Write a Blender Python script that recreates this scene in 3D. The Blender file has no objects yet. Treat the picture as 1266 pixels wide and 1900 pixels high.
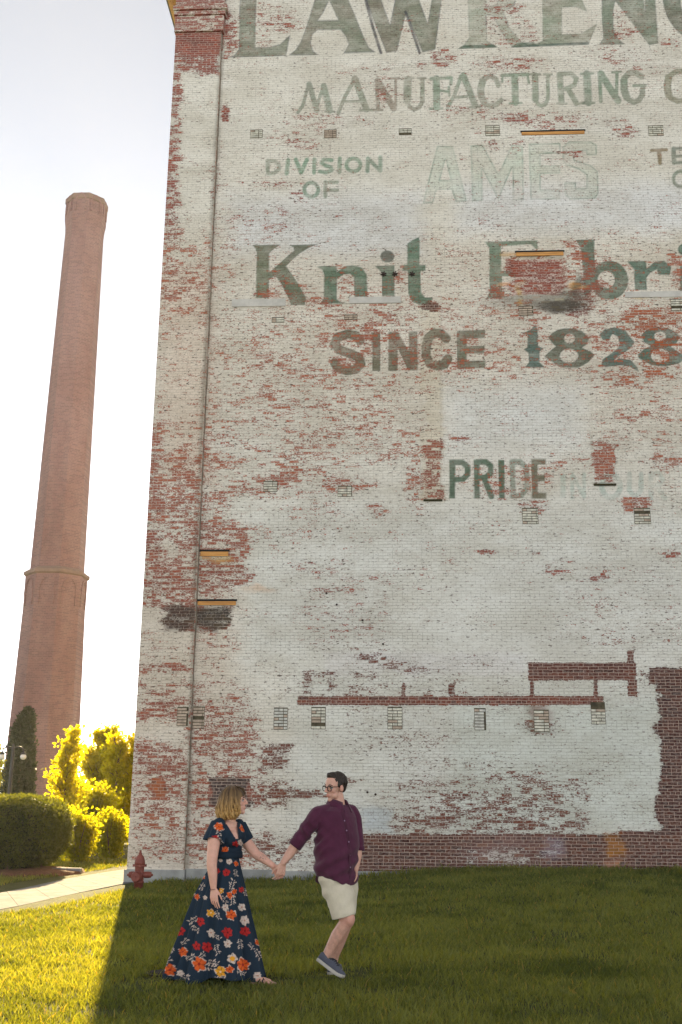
import bpy, bmesh, math, random
import numpy as np
from mathutils import Matrix, Vector, noise as mnoise

# ------------------------------------------------------------------ camera, sky, sun, exposure
SC = bpy.context.scene
COL = SC.collection
PW, PH, FPX, HOR, CAMH, ROLL = 1266, 1900, 1950.0, 1480.0, 1.5, math.radians(0.5)
SUN_EL, SUN_AZ = math.radians(20.0), math.radians(-9.9)      # azimuth from +Y towards +X

_p = math.atan((HOR - PH/2)/FPX)
_c, _s = math.cos(_p), math.sin(_p)
FWD = np.array([0, _c, _s]); _up = np.array([0, -_s, _c]); _ri = np.array([1.0, 0, 0])
RI = math.cos(ROLL)*_ri + math.sin(ROLL)*_up
UP = -math.sin(ROLL)*_ri + math.cos(ROLL)*_up
EYE = np.array([0, 0, CAMH])

cam_d = bpy.data.cameras.new('camera')
cam = bpy.data.objects.new('camera', cam_d); COL.objects.link(cam)
cam_d.sensor_fit = 'VERTICAL'; cam_d.sensor_height = 36.0; cam_d.lens = 36.0*FPX/PH
cam_d.clip_start = 0.1; cam_d.clip_end = 6000
M = Matrix.Identity(4)
for i in range(3):
    M[i][0] = RI[i]; M[i][1] = UP[i]; M[i][2] = -FWD[i]; M[i][3] = EYE[i]
cam.matrix_world = M
SC.camera = cam

wd = bpy.data.worlds.new('World'); SC.world = wd; wd.use_nodes = True
nt = wd.node_tree; nt.nodes.clear()
sky = nt.nodes.new('ShaderNodeTexSky'); sky.sky_type = 'NISHITA'; sky.sun_disc = False
sky.sun_elevation = SUN_EL; sky.sun_rotation = SUN_AZ
sky.air_density = 0.2; sky.dust_density = 0.0; sky.ozone_density = 1.0; sky.altitude = 20
hs = nt.nodes.new('ShaderNodeHueSaturation'); hs.inputs['Saturation'].default_value = 0.3
tint = nt.nodes.new('ShaderNodeMix'); tint.data_type = 'RGBA'; tint.blend_type = 'MULTIPLY'
tint.inputs[0].default_value = 1.0; tint.inputs[7].default_value = (1.055, 1.02, 0.93, 1)
bg = nt.nodes.new('ShaderNodeBackground'); bg.inputs['Strength'].default_value = 0.15
wo = nt.nodes.new('ShaderNodeOutputWorld')
nt.links.new(sky.outputs[0], hs.inputs['Color']); nt.links.new(hs.outputs[0], tint.inputs[6])
nt.links.new(tint.outputs[2], bg.inputs['Color']); nt.links.new(bg.outputs[0], wo.inputs['Surface'])

sd = bpy.data.lights.new('sun', 'SUN'); sd.energy = 5.0; sd.angle = math.radians(0.5); sd.color = (1.0, 0.77, 0.42)
sun = bpy.data.objects.new('sun', sd); COL.objects.link(sun)
sdir = Vector((math.sin(SUN_AZ)*math.cos(SUN_EL), math.cos(SUN_AZ)*math.cos(SUN_EL), math.sin(SUN_EL)))
sun.rotation_euler = sdir.to_track_quat('Z', 'Y').to_euler()
sun.location = (-20, 60, 40)

SC.view_settings.view_transform = 'Standard'; SC.view_settings.look = 'None'
SC.view_settings.gamma = 1.0; SC.view_settings.exposure = 2.2
SC.render.engine = 'CYCLES'
SC.cycles.max_bounces = 10; SC.cycles.diffuse_bounces = 6; SC.cycles.transmission_bounces = 8; SC.cycles.transparent_max_bounces = 8

# ------------------------------------------------------------------ survey helpers (photo point -> place on a known plane)
def ray(x, y): return (x-633)*RI - (y-950)*UP + FPX*FWD
def gnd(x, y, z=0.0):
    d = ray(x, y); return EYE + d*((z-CAMH)/d[2])
def at_depth(x, y, Y):
    d = ray(x, y); return EYE + d*(Y/d[1])
def proj(P):
    d = np.asarray(P, float) - EYE; z = d@FWD
    return 633 + FPX*(d@RI)/z, 950 - FPX*(d@UP)/z
def lin(r, g, b, k=1.0):
    c = np.array([r, g, b], float)/255
    c = np.where(c <= 0.04045, c/12.92, ((c+0.055)/1.055)**2.4)*k
    return c
def rgba(c): return (float(c[0]), float(c[1]), float(c[2]), 1.0)

# ------------------------------------------------------------------ object helpers
def tag(o, label=None, cat=None, group=None, kind=None):
    if label: o['label'] = label
    if cat: o['category'] = cat
    if group: o['group'] = group
    if kind: o['kind'] = kind
    return o
def empty(name, loc, rz=0.0, label=None, cat=None, group=None):
    o = bpy.data.objects.new(name, None); COL.objects.link(o)
    o.location = loc; o.rotation_euler = (0, 0, rz); o.empty_display_size = 0.2
    return tag(o, label, cat, group)
def link(name, me, mats, parent=None, smooth=False):
    o = bpy.data.objects.new(name, me); COL.objects.link(o)
    for m in (mats if isinstance(mats, (list, tuple)) else [mats]): me.materials.append(m)
    if parent: o.parent = parent
    if smooth: me.polygons.foreach_set('use_smooth', np.ones(len(me.polygons), bool))
    return o
def mesh(name, V, F, mats, parent=None, smooth=False, mi=None):
    me = bpy.data.meshes.new(name)
    me.from_pydata([tuple(map(float, v)) for v in V], [], [tuple(map(int, f)) for f in F]); me.update()
    if mi is not None: me.polygons.foreach_set('material_index', np.asarray(mi, np.int32))
    return link(name, me, mats, parent, smooth)
def bigmesh(name, V, loops, n, mats, parent=None, smooth=False):
    """V (N,3), loops (K,n) equal sized faces"""
    me = bpy.data.meshes.new(name)
    V = np.ascontiguousarray(V, np.float32); L = np.ascontiguousarray(loops, np.int32)
    me.vertices.add(len(V)); me.vertices.foreach_set('co', V.ravel())
    me.loops.add(L.size); me.loops.foreach_set('vertex_index', L.ravel())
    me.polygons.add(len(L)); me.polygons.foreach_set('loop_start', np.arange(0, L.size, n, dtype=np.int32))
    me.polygons.foreach_set('loop_total', np.full(len(L), n, np.int32))
    me.update(calc_edges=True)
    return link(name, me, mats, parent, smooth)
def fattr(me, name, a): 
    t = me.attributes.new(name, 'FLOAT', 'POINT'); t.data.foreach_set('value', np.ascontiguousarray(a, np.float32).ravel())
def cattr(me, name, a):
    t = me.attributes.new(name, 'FLOAT_COLOR', 'POINT')
    b = np.ones((len(a), 4), np.float32); b[:, :3] = a; t.data.foreach_set('color', b.ravel())

class MB:
    """collects primitives into one mesh"""
    def __init__(s): s.V = []; s.F = []; s.M = []
    def add(s, V, F, m=0):
        b = len(s.V); s.V += [tuple(map(float, v)) for v in V]
        s.F += [tuple(int(i)+b for i in f) for f in F]; s.M += [m]*len(F); return s
    def box(s, x0, x1, y0, y1, z0, z1, m=0, R=None, o=(0, 0, 0), bev=0.0):
        if bev > 0:
            bm = bmesh.new(); bmesh.ops.create_cube(bm, size=1)
            for v in bm.verts: v.co = Vector(((x0+x1)/2+v.co.x*(x1-x0), (y0+y1)/2+v.co.y*(y1-y0), (z0+z1)/2+v.co.z*(z1-z0)))
            bmesh.ops.bevel(bm, geom=bm.edges[:], offset=bev, segments=2, affect='EDGES', profile=0.5)
            bm.verts.index_update()
            V = [v.co.copy() for v in bm.verts]; F = [[v.index for v in f.verts] for f in bm.faces]; bm.free()
        else:
            V = [Vector((x, y, z)) for x in (x0, x1) for y in (y0, y1) for z in (z0, z1)]
            F = [(0, 1, 3, 2), (4, 6, 7, 5), (0, 4, 5, 1), (2, 3, 7, 6), (0, 2, 6, 4), (1, 5, 7, 3)]
        if R is not None: V = [R@v for v in V]
        V = [v+Vector(o) for v in V]
        return s.add(V, F, m)
    def loft(s, rings, m=0, cap=True, close=True):
        n = len(rings[0]); V = [p for r in rings for p in r]; F = []
        for k in range(len(rings)-1):
            for i in range(n if close else n-1):
                j = (i+1) % n
                F.append((k*n+i, k*n+j, (k+1)*n+j, (k+1)*n+i))
        if cap:
            F.append(tuple(range(n-1, -1, -1))); F.append(tuple(range((len(rings)-1)*n, len(rings)*n)))
        return s.add(V, F, m)
    def tube(s, pts, rad, n=8, m=0, cap=True):
        pts = [np.array(p, float) for p in pts]
        rad = [rad]*len(pts) if np.isscalar(rad) else rad
        rings = []; up = None
        for k, p in enumerate(pts):
            t = pts[min(k+1, len(pts)-1)] - pts[max(k-1, 0)]; t = t/(np.linalg.norm(t)+1e-12)
            if up is None:
                a = np.array([0, 0, 1.0]) if abs(t[2]) < 0.9 else np.array([1.0, 0, 0])
            else: a = up
            e1 = np.cross(t, a); e1 /= np.linalg.norm(e1)+1e-12; e2 = np.cross(e1, t); up = e2
            rings.append([p + rad[k]*(math.cos(q)*e1 + math.sin(q)*e2) for q in np.arange(n)*2*math.pi/n])
        return s.loft(rings, m, cap)
    def lathe(s, prof, n=20, c=(0, 0), m=0, ax=None):
        rings = []
        for r, z in prof:
            rings.append([(c[0]+r*math.cos(q), c[1]+r*math.sin(q), z) for q in np.arange(n)*2*math.pi/n])
        if ax is not None:
            R, o = ax; rings = [[tuple(R@Vector(p)+Vector(o)) for p in r] for r in rings]
        return s.loft(rings, m)
    def build(s, name, mats, parent=None, smooth=False): return mesh(name, s.V, s.F, mats, parent, smooth, s.M)

# ------------------------------------------------------------------ materials
def newmat(name):
    m = bpy.data.materials.new(name); m.use_nodes = True
    nt = m.node_tree; nt.nodes.clear()
    out = nt.nodes.new('ShaderNodeOutputMaterial'); b = nt.nodes.new('ShaderNodeBsdfPrincipled')
    nt.links.new(b.outputs[0], out.inputs[0])
    return m, nt, b, out
class NT:
    """short-hand for building node graphs"""
    def __init__(s, nt): s.nt = nt
    def n(s, t, **k):
        x = s.nt.nodes.new(t)
        for a, v in k.items(): setattr(x, a, v)
        return x
    def set(s, sock, v):
        if isinstance(v, bpy.types.NodeSocket): s.nt.links.new(v, sock)
        elif v is not None: sock.default_value = v
    def math(s, op, a, b=None, c=None, clamp=False):
        x = s.n('ShaderNodeMath', operation=op, use_clamp=clamp)
        s.set(x.inputs[0], a); s.set(x.inputs[1], b)
        if c is not None: s.set(x.inputs[2], c)
        return x.outputs[0]
    def mix(s, f, a, b, mode='MIX'):
        x = s.n('ShaderNodeMix', data_type='RGBA', blend_type=mode)
        s.set(x.inputs[0], f); s.set(x.inputs[6], a); s.set(x.inputs[7], b); return x.outputs[2]
    def noise(s, vec, scale, detail=3, rough=0.55, dim='3D'):
        x = s.n('ShaderNodeTexNoise', noise_dimensions=dim); s.set(x.inputs['Vector'], vec)
        s.set(x.inputs['Scale'], scale); s.set(x.inputs['Detail'], detail); s.set(x.inputs['Roughness'], rough); return x.outputs[0]
    def map(s, vec, scale=(1, 1, 1), loc=(0, 0, 0)):
        x = s.n('ShaderNodeMapping'); s.set(x.inputs[0], vec); x.inputs['Scale'].default_value = scale; x.inputs['Location'].default_value = loc; return x.outputs[0]
    def range(s, v, a, b, c=0.0, d=1.0, smooth=True):
        x = s.n('ShaderNodeMapRange', interpolation_type='SMOOTHSTEP' if smooth else 'LINEAR')
        s.set(x.inputs[0], v)
        for i, q in zip((1, 2, 3, 4), (a, b, c, d)): s.set(x.inputs[i], q)
        return x.outputs[0]
    def attr(s, name):
        return s.n('ShaderNodeAttribute', attribute_name=name)
    def obj(s): return s.n('ShaderNodeTexCoord').outputs['Object']
    def bump(s, h, strength, dist):
        x = s.n('ShaderNodeBump'); s.set(x.inputs['Height'], h); x.inputs['Strength'].default_value = strength; x.inputs['Distance'].default_value = dist; return x.outputs[0]
def simple(name, col, rough=0.7, var=0.15, scale=8.0, metal=0.0, bump=0.0, spec=0.4, fine=0.0):
    m, nt, b, out = newmat(name); g = NT(nt); o = g.obj()
    f = g.noise(o, scale, 4, 0.6)
    c = np.array(col, float)
    r = g.range(f, 0.3, 0.7)
    k = g.mix(r, rgba(c*(1-var)), rgba(np.clip(c*(1+var), 0, 1)))
    g.set(b.inputs['Base Color'], k)
    b.inputs['Roughness'].default_value = rough; b.inputs['Metallic'].default_value = metal
    b.inputs['Specular IOR Level'].default_value = spec
    if bump:
        g.set(b.inputs['Normal'], g.bump(g.noise(o, scale*4, 4), bump, 0.01))
    return m

# numpy value noise
_rng = np.random.RandomState(7)
_tab = _rng.rand(256, 256).astype(np.float32)
def vn(x, y, o=0):
    x = np.asarray(x, float)+o*17.3; y = np.asarray(y, float)+o*31.7
    i = np.floor(x).astype(int); j = np.floor(y).astype(int); fx = x-i; fy = y-j
    fx = fx*fx*(3-2*fx); fy = fy*fy*(3-2*fy)
    a = _tab[i & 255, j & 255]; b = _tab[(i+1) & 255, j & 255]; c = _tab[i & 255, (j+1) & 255]; d = _tab[(i+1) & 255, (j+1) & 255]
    return (a*(1-fx)+b*fx)*(1-fy) + (c*(1-fx)+d*fx)*fy
def fbm(x, y, o=0, n=4):
    t = 0; a = 0.5; w = 0
    for k in range(n): t = t + a*vn(x*2**k, y*2**k, o+k); w += a; a *= 0.55
    return t/w
# ------------------------------------------------------------------ brick mill: frame (u along the front, w into the building, z up)
YAW = math.radians(3.0)
P0 = gnd(234, 1637)
DU = np.array([math.cos(YAW), -math.sin(YAW), 0]); DW = np.array([math.sin(YAW), math.cos(YAW), 0]); ZZ = np.array([0, 0, 1.0])
WF = 0.10                                   # the main wall lies 10 cm behind the corner pier
def wp(x, y, w=WF):
    d = ray(x, y); n = DW; t = ((P0 + DW*w - EYE)@n)/(d@n)
    p = EYE + d*t - P0; return float(p@DU), float(p[2])
mill = empty('brick_mill', P0, -YAW, 'tall brick mill with peeling white paint and faded green painted lettering', 'building')

# --- hand surveyed wear of the paint: (kind, x0,y0,x1,y1, value, feather)   value: 0 sound paint .. 1.3 bare brick
WEAR = [
 ('r',240,440,1266,600,.30,60), ('r',240,560,1266,720,.40,50), ('r',240,700,800,860,.44,50), ('r',830,715,1080,830,.17,45), ('r',1105,690,1266,850,.40,30),
 ('r',240,820,420,1010,.58,40), ('r',400,840,640,1000,.46,40), ('r',600,840,790,1000,.36,40), ('r',820,840,1266,1000,.16,30), ('r',430,930,560,985,.12,25), ('r',640,860,780,1000,.20,30),
 ('r',240,1000,440,1130,.58,40), ('r',430,1030,1266,1220,.10,40), ('r',560,1100,720,1210,.36,25), ('r',1020,1050,1266,1190,.25,40), ('r',540,1040,660,1075,.42,16),('r',650,1060,740,1082,.3,12),
 ('r',240,1160,440,1280,.26,30), ('r',440,1200,560,1340,.14,25), ('r',250,1270,370,1340,.56,18), ('r',360,1280,470,1400,.50,20), ('r',246,1380,350,1445,.72,16),
 ('r',240,1440,350,1600,.52,20), ('r',350,1340,470,1450,.60,20), ('r',350,1440,560,1610,.60,22), ('r',480,1380,545,1432,.74,8), ('r',540,1320,760,1540,.06,18),
 ('r',450,1500,540,1545,.10,14), ('r',560,1545,700,1612,.50,14), ('r',640,1300,760,1400,.22,16), ('r',730,1320,850,1440,.28,20), ('r',850,1330,1220,1430,.08,20), ('r',850,1410,1130,1470,.30,20),
 ('r',740,1440,1110,1500,.46,14), ('r',700,1495,1100,1552,.58,12), ('r',1090,1440,1230,1545,.12,16), ('r',670,1500,730,1545,.10,8),
 ('e',640,1450,30,10,.5,6), ('e',545,1470,40,8,.9,5), ('e',560,1475,60,6,.8,4),
 # upper wall flakes
 ('e',530,38,30,22,.52,14), ('e',490,45,18,45,.35,10), ('e',430,70,14,40,.62,8), ('e',930,25,40,40,.50,12), ('e',960,60,40,25,.42,12), ('e',1245,80,22,10,.72,6), ('e',820,105,22,14,.62,8),
 ('e',690,130,60,6,.45,6), ('e',950,118,70,12,.42,10), ('e',1160,100,80,20,.36,10), ('e',1020,225,110,16,.46,10), ('e',960,218,26,10,.66,6), ('e',870,205,60,10,.44,8), ('e',560,235,90,20,.36,14),
 ('e',1150,240,30,20,.55,10), ('e',555,262,30,14,.42,8), ('e',520,340,50,5,.46,5), ('e',552,366,14,12,.5,6), ('e',580,265,22,12,.4,8), ('e',1200,130,60,10,.40,6), ('e',780,120,10,20,.4,6),
 ('e',418,212,8,16,.98,4), ('e',400,345,6,40,.5,6), ('e',620,160,10,10,.4,6), ('e',715,170,16,26,.42,8), ('e',650,222,60,8,.42,6),('e',1015,300,40,22,.84,10),('e',1060,290,30,14,.6,8),('e',915,275,10,16,.82,4),('e',955,275,14,14,.55,6),('e',900,330,200,60,.1,20),
 ('e',540,395,120,8,.36,8), ('e',470,420,80,20,.36,12), ('e',530,412,20,10,.4,8), ('e',1150,70,26,50,.4,10),
 # pier
 ('r',300,-30,420,60,1.12,6), ('r',318,56,414,100,1.15,6), ('r',316,96,410,140,.78,10), ('r',330,142,408,300,.10,12), ('r',298,130,334,470,.70,9), ('r',288,440,320,560,.62,12),
 ('r',300,500,395,580,.52,20), ('r',290,580,390,720,.40,20), ('r',280,640,388,760,.30,20), ('e',365,220,20,10,.4,8), ('e',350,405,14,10,.4,8), ('e',345,470,30,18,.48,12), ('e',380,470,12,40,.5,8),
 ('r',274,790,300,960,.80,12), ('r',286,880,376,905,.72,10), ('r',262,980,300,1130,.74,12), ('r',300,1060,362,1150,.70,14), ('r',246,1230,350,1246,.66,6),
 # below the knit line
 ('e',800,570,18,9,1.05,3), ('e',690,575,80,26,.52,14), ('e',745,520,10,26,.55,6), ('e',640,520,16,30,.55,8), ('e',560,540,30,18,.55,8), ('e',600,560,40,10,.6,6), ('e',510,530,24,26,.5,8), ('e',485,545,14,10,.72,5),
 ('e',420,500,30,60,.46,14), ('e',640,680,26,30,.58,10), ('e',680,640,14,40,.6,8), ('e',690,700,60,20,.45,10), ('e',520,690,80,40,.52,16), ('e',1000,565,60,30,.62,12), ('e',1075,560,18,40,.82,8),
 ('r',946,480,1046,546,.74,8), ('r',1040,450,1062,540,.56,6), ('e',1078,470,14,26,.66,8), ('e',1090,500,22,18,.64,8), ('e',1100,540,26,20,.70,8), ('r',905,530,945,556,.66,6),
 ('r',1160,575,1266,620,.66,16), ('e',1200,590,40,18,.78,10), ('e',1240,640,30,40,.60,12), ('e',1220,690,60,14,.66,8), ('e',1150,700,60,20,.55,10), ('e',1260,510,14,26,.62,6), ('e',1250,480,16,12,.6,6),
 ('r',784,575,818,700,.34,5), ('r',786,815,820,926,.72,5), ('r',1098,820,1142,898,.82,5), ('r',1094,570,1124,690,.44,5),
 ('e',545,900,120,16,.5,10), ('e',650,900,50,14,.72,8), ('e',510,895,30,12,.66,8), ('e',540,950,22,8,.6,5), ('e',700,945,20,12,.66,6), ('e',480,760,120,40,.46,20), ('e',560,750,60,16,.62,8), ('e',720,800,60,16,.5,10), ('e',480,780,14,12,.6,6),
 ('e',770,900,20,50,.55,8), ('e',985,938,28,16,.78,8), ('e',1180,936,34,16,.84,8), ('e',1235,860,40,18,.55,8), ('e',1060,870,40,16,.38,8), ('e',940,890,90,40,.40,12),
 ('e',905,1024,18,5,.80,3), ('e',993,1026,12,4,.80,3), ('e',1030,1058,30,10,.66,5), ('e',1048,1040,18,6,.6,4), ('e',855,815,16,6,.7,4), ('e',1115,1072,16,10,.62,5), ('e',1255,1030,30,14,.5,6), ('e',780,800,10,10,.5,5),
 ('e',400,1010,60,50,.62,16), ('e',420,1070,50,26,.72,10), ('e',330,1080,40,40,.72,14), ('r',306,1124,361,1168,.85,10), ('r',362,1126,432,1164,.80,9), ('e',620,1095,40,8,.7,5),
 # lower wall: repaired brick and scars
 ('r',562,1244,622,1292,.62,4), ('r',580,1256,606,1288,.15,4), ('r',620,1246,700,1292,.42,6), ('r',700,1250,860,1292,.26,10), ('r',980,2600,1110,1292,.2,4),
 ('r',553,1292,1120,1308,1.25,1.5), ('r',981,1230,1180,1262,1.25,2), ('r',984,1262,991,1294,1.1,2), ('r',1102,1262,1109,1292,1.1,2), ('r',832,1268,844,1292,.9,2), ('r',746,1268,752,1292,.9,2), ('r',1165,1262,1182,1292,1.0,2), ('r',1164,1208,1176,1232,.95,2),
 ('r',1186,1235,1206,1266,.3,4), ('r',1222,1240,2600,1640,1.25,9), ('r',1206,1240,2600,1268,1.25,3), ('r',660,1549,2600,1640,1.2,4), ('r',1150,1542,2600,1560,1.2,3), ('e',930,1590,70,20,.62,16), ('e',1030,1575,24,20,.70,14),
 ('r',388,1443,464,1498,1.15,3), ('e',1000,1350,40,16,.62,8), ('e',290,1462,16,18,.95,5), ('e',290,1530,30,30,.62,10), ('e',720,1490,30,20,.3,8),
 ('r',500,1380,546,1386,.9,3), ('e',760,1240,60,10,.5,6), ('e',700,1222,40,8,.6,5), ('e',1100,1190,80,10,.3,8),
]
# --- colours (photo sRGB) of brick in places
BRICKC = [
 ('r',-900,-900,9000,9000,(150,76,66),0), ('r',240,430,2600,1000,(163,92,74),40), ('r',240,980,480,1620,(150,82,68),30), ('r',480,1190,2600,1640,(112,62,52),30),
 ('r',1190,1230,2600,1640,(88,50,46),12), ('r',660,1549,2600,1640,(98,58,50),8), ('r',980,1230,1190,1262,(104,56,48),4), ('r',553,1292,1120,1308,(122,62,50),2),
 ('r',388,1443,464,1498,(84,66,66),3), ('r',1160,570,1266,720,(168,88,56),16), ('r',946,480,1046,546,(150,76,64),5), ('r',784,575,820,930,(150,84,72),4),
 ('e',800,570,20,10,(96,56,44),4), ('e',1075,565,20,40,(140,70,62),6), ('e',330,1148,34,26,(82,62,56),5), ('e',402,1146,40,20,(74,66,60),5), ('e',1040,566,46,14,(70,62,56),6), ('e',290,1462,14,16,(160,92,60),6), ('e',290,1530,24,24,(158,92,70),10),
]
# stains lie over everything: (kind,..., colour, opacity, feather)
STAIN = [
 ('r',306,1126,361,1166,(70,54,48),.62,9), ('r',362,1127,428,1156,(66,58,52),.74,8), ('r',362,1150,404,1168,(72,60,52),.6,8), ('e',1040,566,50,13,(60,54,48),.80,7), ('e',1000,560,90,16,(105,100,90),.45,10),
 ('r',1120,1548,1158,1592,(160,108,40),.62,6), ('e',1030,1575,26,22,(150,136,150),.5,10), ('e',930,1575,60,26,(150,120,116),.35,18), ('r',1115,1600,1152,1618,(176,128,100),.6,4),
 ('r',980,1308,1010,1360,(120,112,92),.35,8), ('e',1005,1330,20,22,(120,70,64),.4,8), ('r',1000,845,1002,846,(0,0,0),0,1),
 ('r',930,468,960,474,(186,140,72),.6,4), ('e',965,545,6,20,(190,160,70),.5,4), ('e',1068,530,16,5,(205,150,80),.7,3), ('e',940,525,12,4,(205,140,80),.7,3), ('e',1060,545,28,8,(70,84,74),.6,6), ('e',1070,525,8,16,(70,80,70),.6,5),
 ('r',930,547,1050,558,(160,156,144),.75,3), ('e',1192,548,14,5,(190,160,90),.5,4), ('e',290,1462,17,14,(150,84,48),.35,5),
 ('r',371,1032,420,1040,(190,180,140),.5,3), ('e',410,1040,20,6,(180,140,80),.4,3), ('e',480,1094,24,6,(200,150,100),.4,4),
]
PAINTC = [
 ('r',-900,-900,9000,9000,(198,194,182),0), ('r',200,420,1300,800,(198,192,178),60), ('r',430,360,780,470,(196,195,190),30), ('r',850,340,1300,430,(196,195,190),30), ('r',830,715,1080,840,(198,197,190),45), ('r',440,930,1300,1240,(194,193,184),60), ('r',200,1000,440,1640,(192,184,170),40),
 ('r',540,1240,1300,1640,(190,189,179),40), ('r',840,1300,1225,1545,(184,186,176),30), ('r',600,1210,985,1250,(196,194,188),10), ('r',670,1500,730,1545,(172,176,174),10),
 ('r',946,480,1046,546,(190,170,158),6), ('r',784,570,820,930,(194,186,168),5), ('r',300,500,395,900,(196,184,168),30),
]
def blob(px, py, b):
    f = b[-1] if not isinstance(b[-1], tuple) else 4
    if b[0] == 'r':
        d = np.maximum(np.maximum(b[1]-px, px-b[3]), np.maximum(b[2]-py, py-b[4]))
    else:
        q = np.hypot((px-b[1])/b[3], (py-b[2])/b[4]); d = (q-1)*min(b[3], b[4])
    f = max(f, 1.0)
    t = np.clip(0.5 - d/(2*f), 0, 1); return t*t*(3-2*t)

# --- lettering, traced as outlines and brush strokes
def P(*a): return ('p', np.array(a, float), [])
def PHo(pts, *holes): return ('p', np.array(pts, float), [np.array(h, float) for h in holes])
def S(w, *a): return ('s', np.array(a, float), w)
def El(cx, cy, rx, ry, n=28, a0=0, a1=360):
    q = np.radians(np.linspace(a0, a1, n)); return [(cx+rx*math.cos(t), cy+ry*math.sin(t)) for t in q]
L = []
def ink(shapes, col, op=0.85, edge=None, ew=1.3, fade=0.35, fill=1.0): L.append((shapes, lin(*col), op, None if edge is None else lin(*edge), ew, fade, fill))
OL, NV = (118,122,102), (84,90,104)
ink([P((420,107),(434,103),(443,92),(444,60),(445,-40),(425,-48),(425,-55),(500,-57),(500,-50),(478,-42),(475,40),(474,88),(500,87),(520,82),(539,64),(531,104))], OL, .82, NV, 1.3)
ink([PHo([(584,0),(570,45),(558,78),(548,93),(535,103),(592,102),(582,95),(577,80),(580,64),(590,56),(632,55),(642,68),(647,82),(640,95),(637,99),(698,97),(685,88),(675,68),(660,30),(647,0),(622,-60),(604,-60)], [(611,1),(600,24),(590,38),(628,37)])], OL, .82, NV, 1.3)
ink([P((660,-58),(700,-60),(708,0),(724,45),(733,0),(738,-30),(765,-62),(778,0),(794,42),(801,0),(812,-60),(840,-62),(820,0),(808,92),(784,97),(754,24),(737,95),(717,98),(690,30))], OL, .88, NV, 1.3)
ink([S(2.6,(678,-4),(692,50),(707,98)), S(2.6,(753,22),(766,60),(779,98))], (70,72,78), .85)
ink([PHo([(850,-60),(920,-62),(950,-50),(962,-20),(955,10),(935,22),(945,50),(965,75),(985,86),(950,88),(930,60),(915,30),(903,28),(904,75),(922,88),(849,91),(862,82),(870,70),(868,0),(867,-45)], [(903,-45),(925,-45),(930,-20),(922,8),(903,12)])], (120,130,106), .55, (90,94,112), 1.2, .6)
ink([P((849,91),(862,84),(915,82),(925,88)), P((948,88),(960,80),(990,78),(1000,86))], (78,102,84), .85)
ink([PHo([(985,-55),(1095,-60),(1098,-25),(1080,-40),(1043,-42),(1043,-8),(1075,-12),(1090,22),(1070,13),(1043,14),(1043,64),(1078,62),(1108,44),(1093,82),(955,87),(990,82),(1007,76),(1006,-40)])], (116,124,102), .75, (86,104,94), 1.2, .5)
ink([P((975,84),(1092,77),(1093,83),(955,88))], (86,98,92), .8)
ink([P((1100,-60),(1150,-62),(1195,0),(1197,20),(1197,-50),(1185,-60),(1230,-62),(1215,-50),(1216,0),(1222,80),(1205,84),(1175,45),(1142,2),(1138,20),(1139,55),(1148,72),(1159,82),(1111,83),(1120,70),(1117,40),(1116,-50))], (112,124,104), .82, (80,88,90), 1.3)
ink([PHo(El(1312,-6,82,86,40), El(1312,-6,49,70,40))], (108,114,96), .88, (78,84,84), 1.5)
MG, ME = (132,136,118), (112,116,102)
def mf(*sh, col=MG, op=.8): ink(list(sh), col, op, ME, .8, .45)
mf(S(3,(553,209),(562,196),(573,156)), S(5,(574,156),(588,204)), S(3,(586,205),(600,160)), S(6,(601,160),(612,205)), S(2,(604,207),(620,207)), col=(122,136,118))
mf(S(3.5,(628,210),(640,180),(658,148)), S(6,(659,146),(680,203)), S(2.5,(640,188),(670,188)), S(2,(668,205),(692,204)))
mf(S(3.5,(699,150),(702,203)), S(6,(701,150),(731,201)), S(2.6,(735,146),(734,200)), S(2,(724,146),(741,145)), S(2,(694,204),(710,204)), col=(146,130,116))
mf(S(7,(757,148),(756,186)), S(3.8,(756,186),(760,198),(769,203),(779,199),(784,188),(784,147)), S(2,(746,146),(767,145)), S(2,(776,145),(790,145)))
mf(S(6.5,(810,146),(811,200)), S(3,(800,146),(838,144),(837,156)), S(2.4,(815,168),(832,170)), S(2,(833,161),(834,178)), S(2,(798,202),(821,201)), col=(112,134,112))
mf(S(3.5,(831,199),(843,178),(856,141)), S(6,(860,140),(882,196)), S(2.6,(843,181),(866,179)), S(2,(872,199),(892,198)), col=(122,136,116))
mf(S(4.5,(925,158),(920,146),(910,141),(899,145)), S(6.5,(896,150),(892,165),(893,178),(899,190)), S(4.5,(900,192),(910,197),(922,194),(930,186)))
mf(S(6.5,(955,142),(957,190)), S(3.4,(932,140),(980,138)), S(2.2,(933,140),(932,152)), S(2.2,(979,139),(982,154)), S(2,(946,192),(968,191)), col=(116,134,112))
mf(S(6,(993,140),(994,184)), S(3.6,(994,184),(999,194),(1006,196),(1013,193),(1017,182),(1017,140)), S(2,(984,138),(1002,138)), S(2,(1010,138),(1024,138)))
mf(S(5.5,(1039,138),(1042,190)), S(4.2,(1040,137),(1060,136),(1070,146),(1066,158),(1050,165)), S(5,(1055,166),(1070,192)), S(2,(1068,194),(1084,190)), S(2,(1034,192),(1052,192)))
mf(S(7,(1089,137),(1092,190)), S(2.2,(1078,137),(1101,136)), S(2.2,(1082,192),(1103,191)), col=(116,130,112))
mf(S(3.6,(1113,136),(1115,188)), S(6.5,(1115,137),(1147,187)), S(3.2,(1145,134),(1144,182)), S(2,(1136,134),(1152,133)), col=(116,132,112))
mf(S(5.5,(1190,142),(1180,135),(1168,135),(1159,145)), S(7,(1158,150),(1158,166),(1163,180)), S(5,(1166,184),(1176,190),(1186,186),(1192,176),(1193,161)), S(2.8,(1176,159),(1198,158)), col=(124,132,114))
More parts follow.
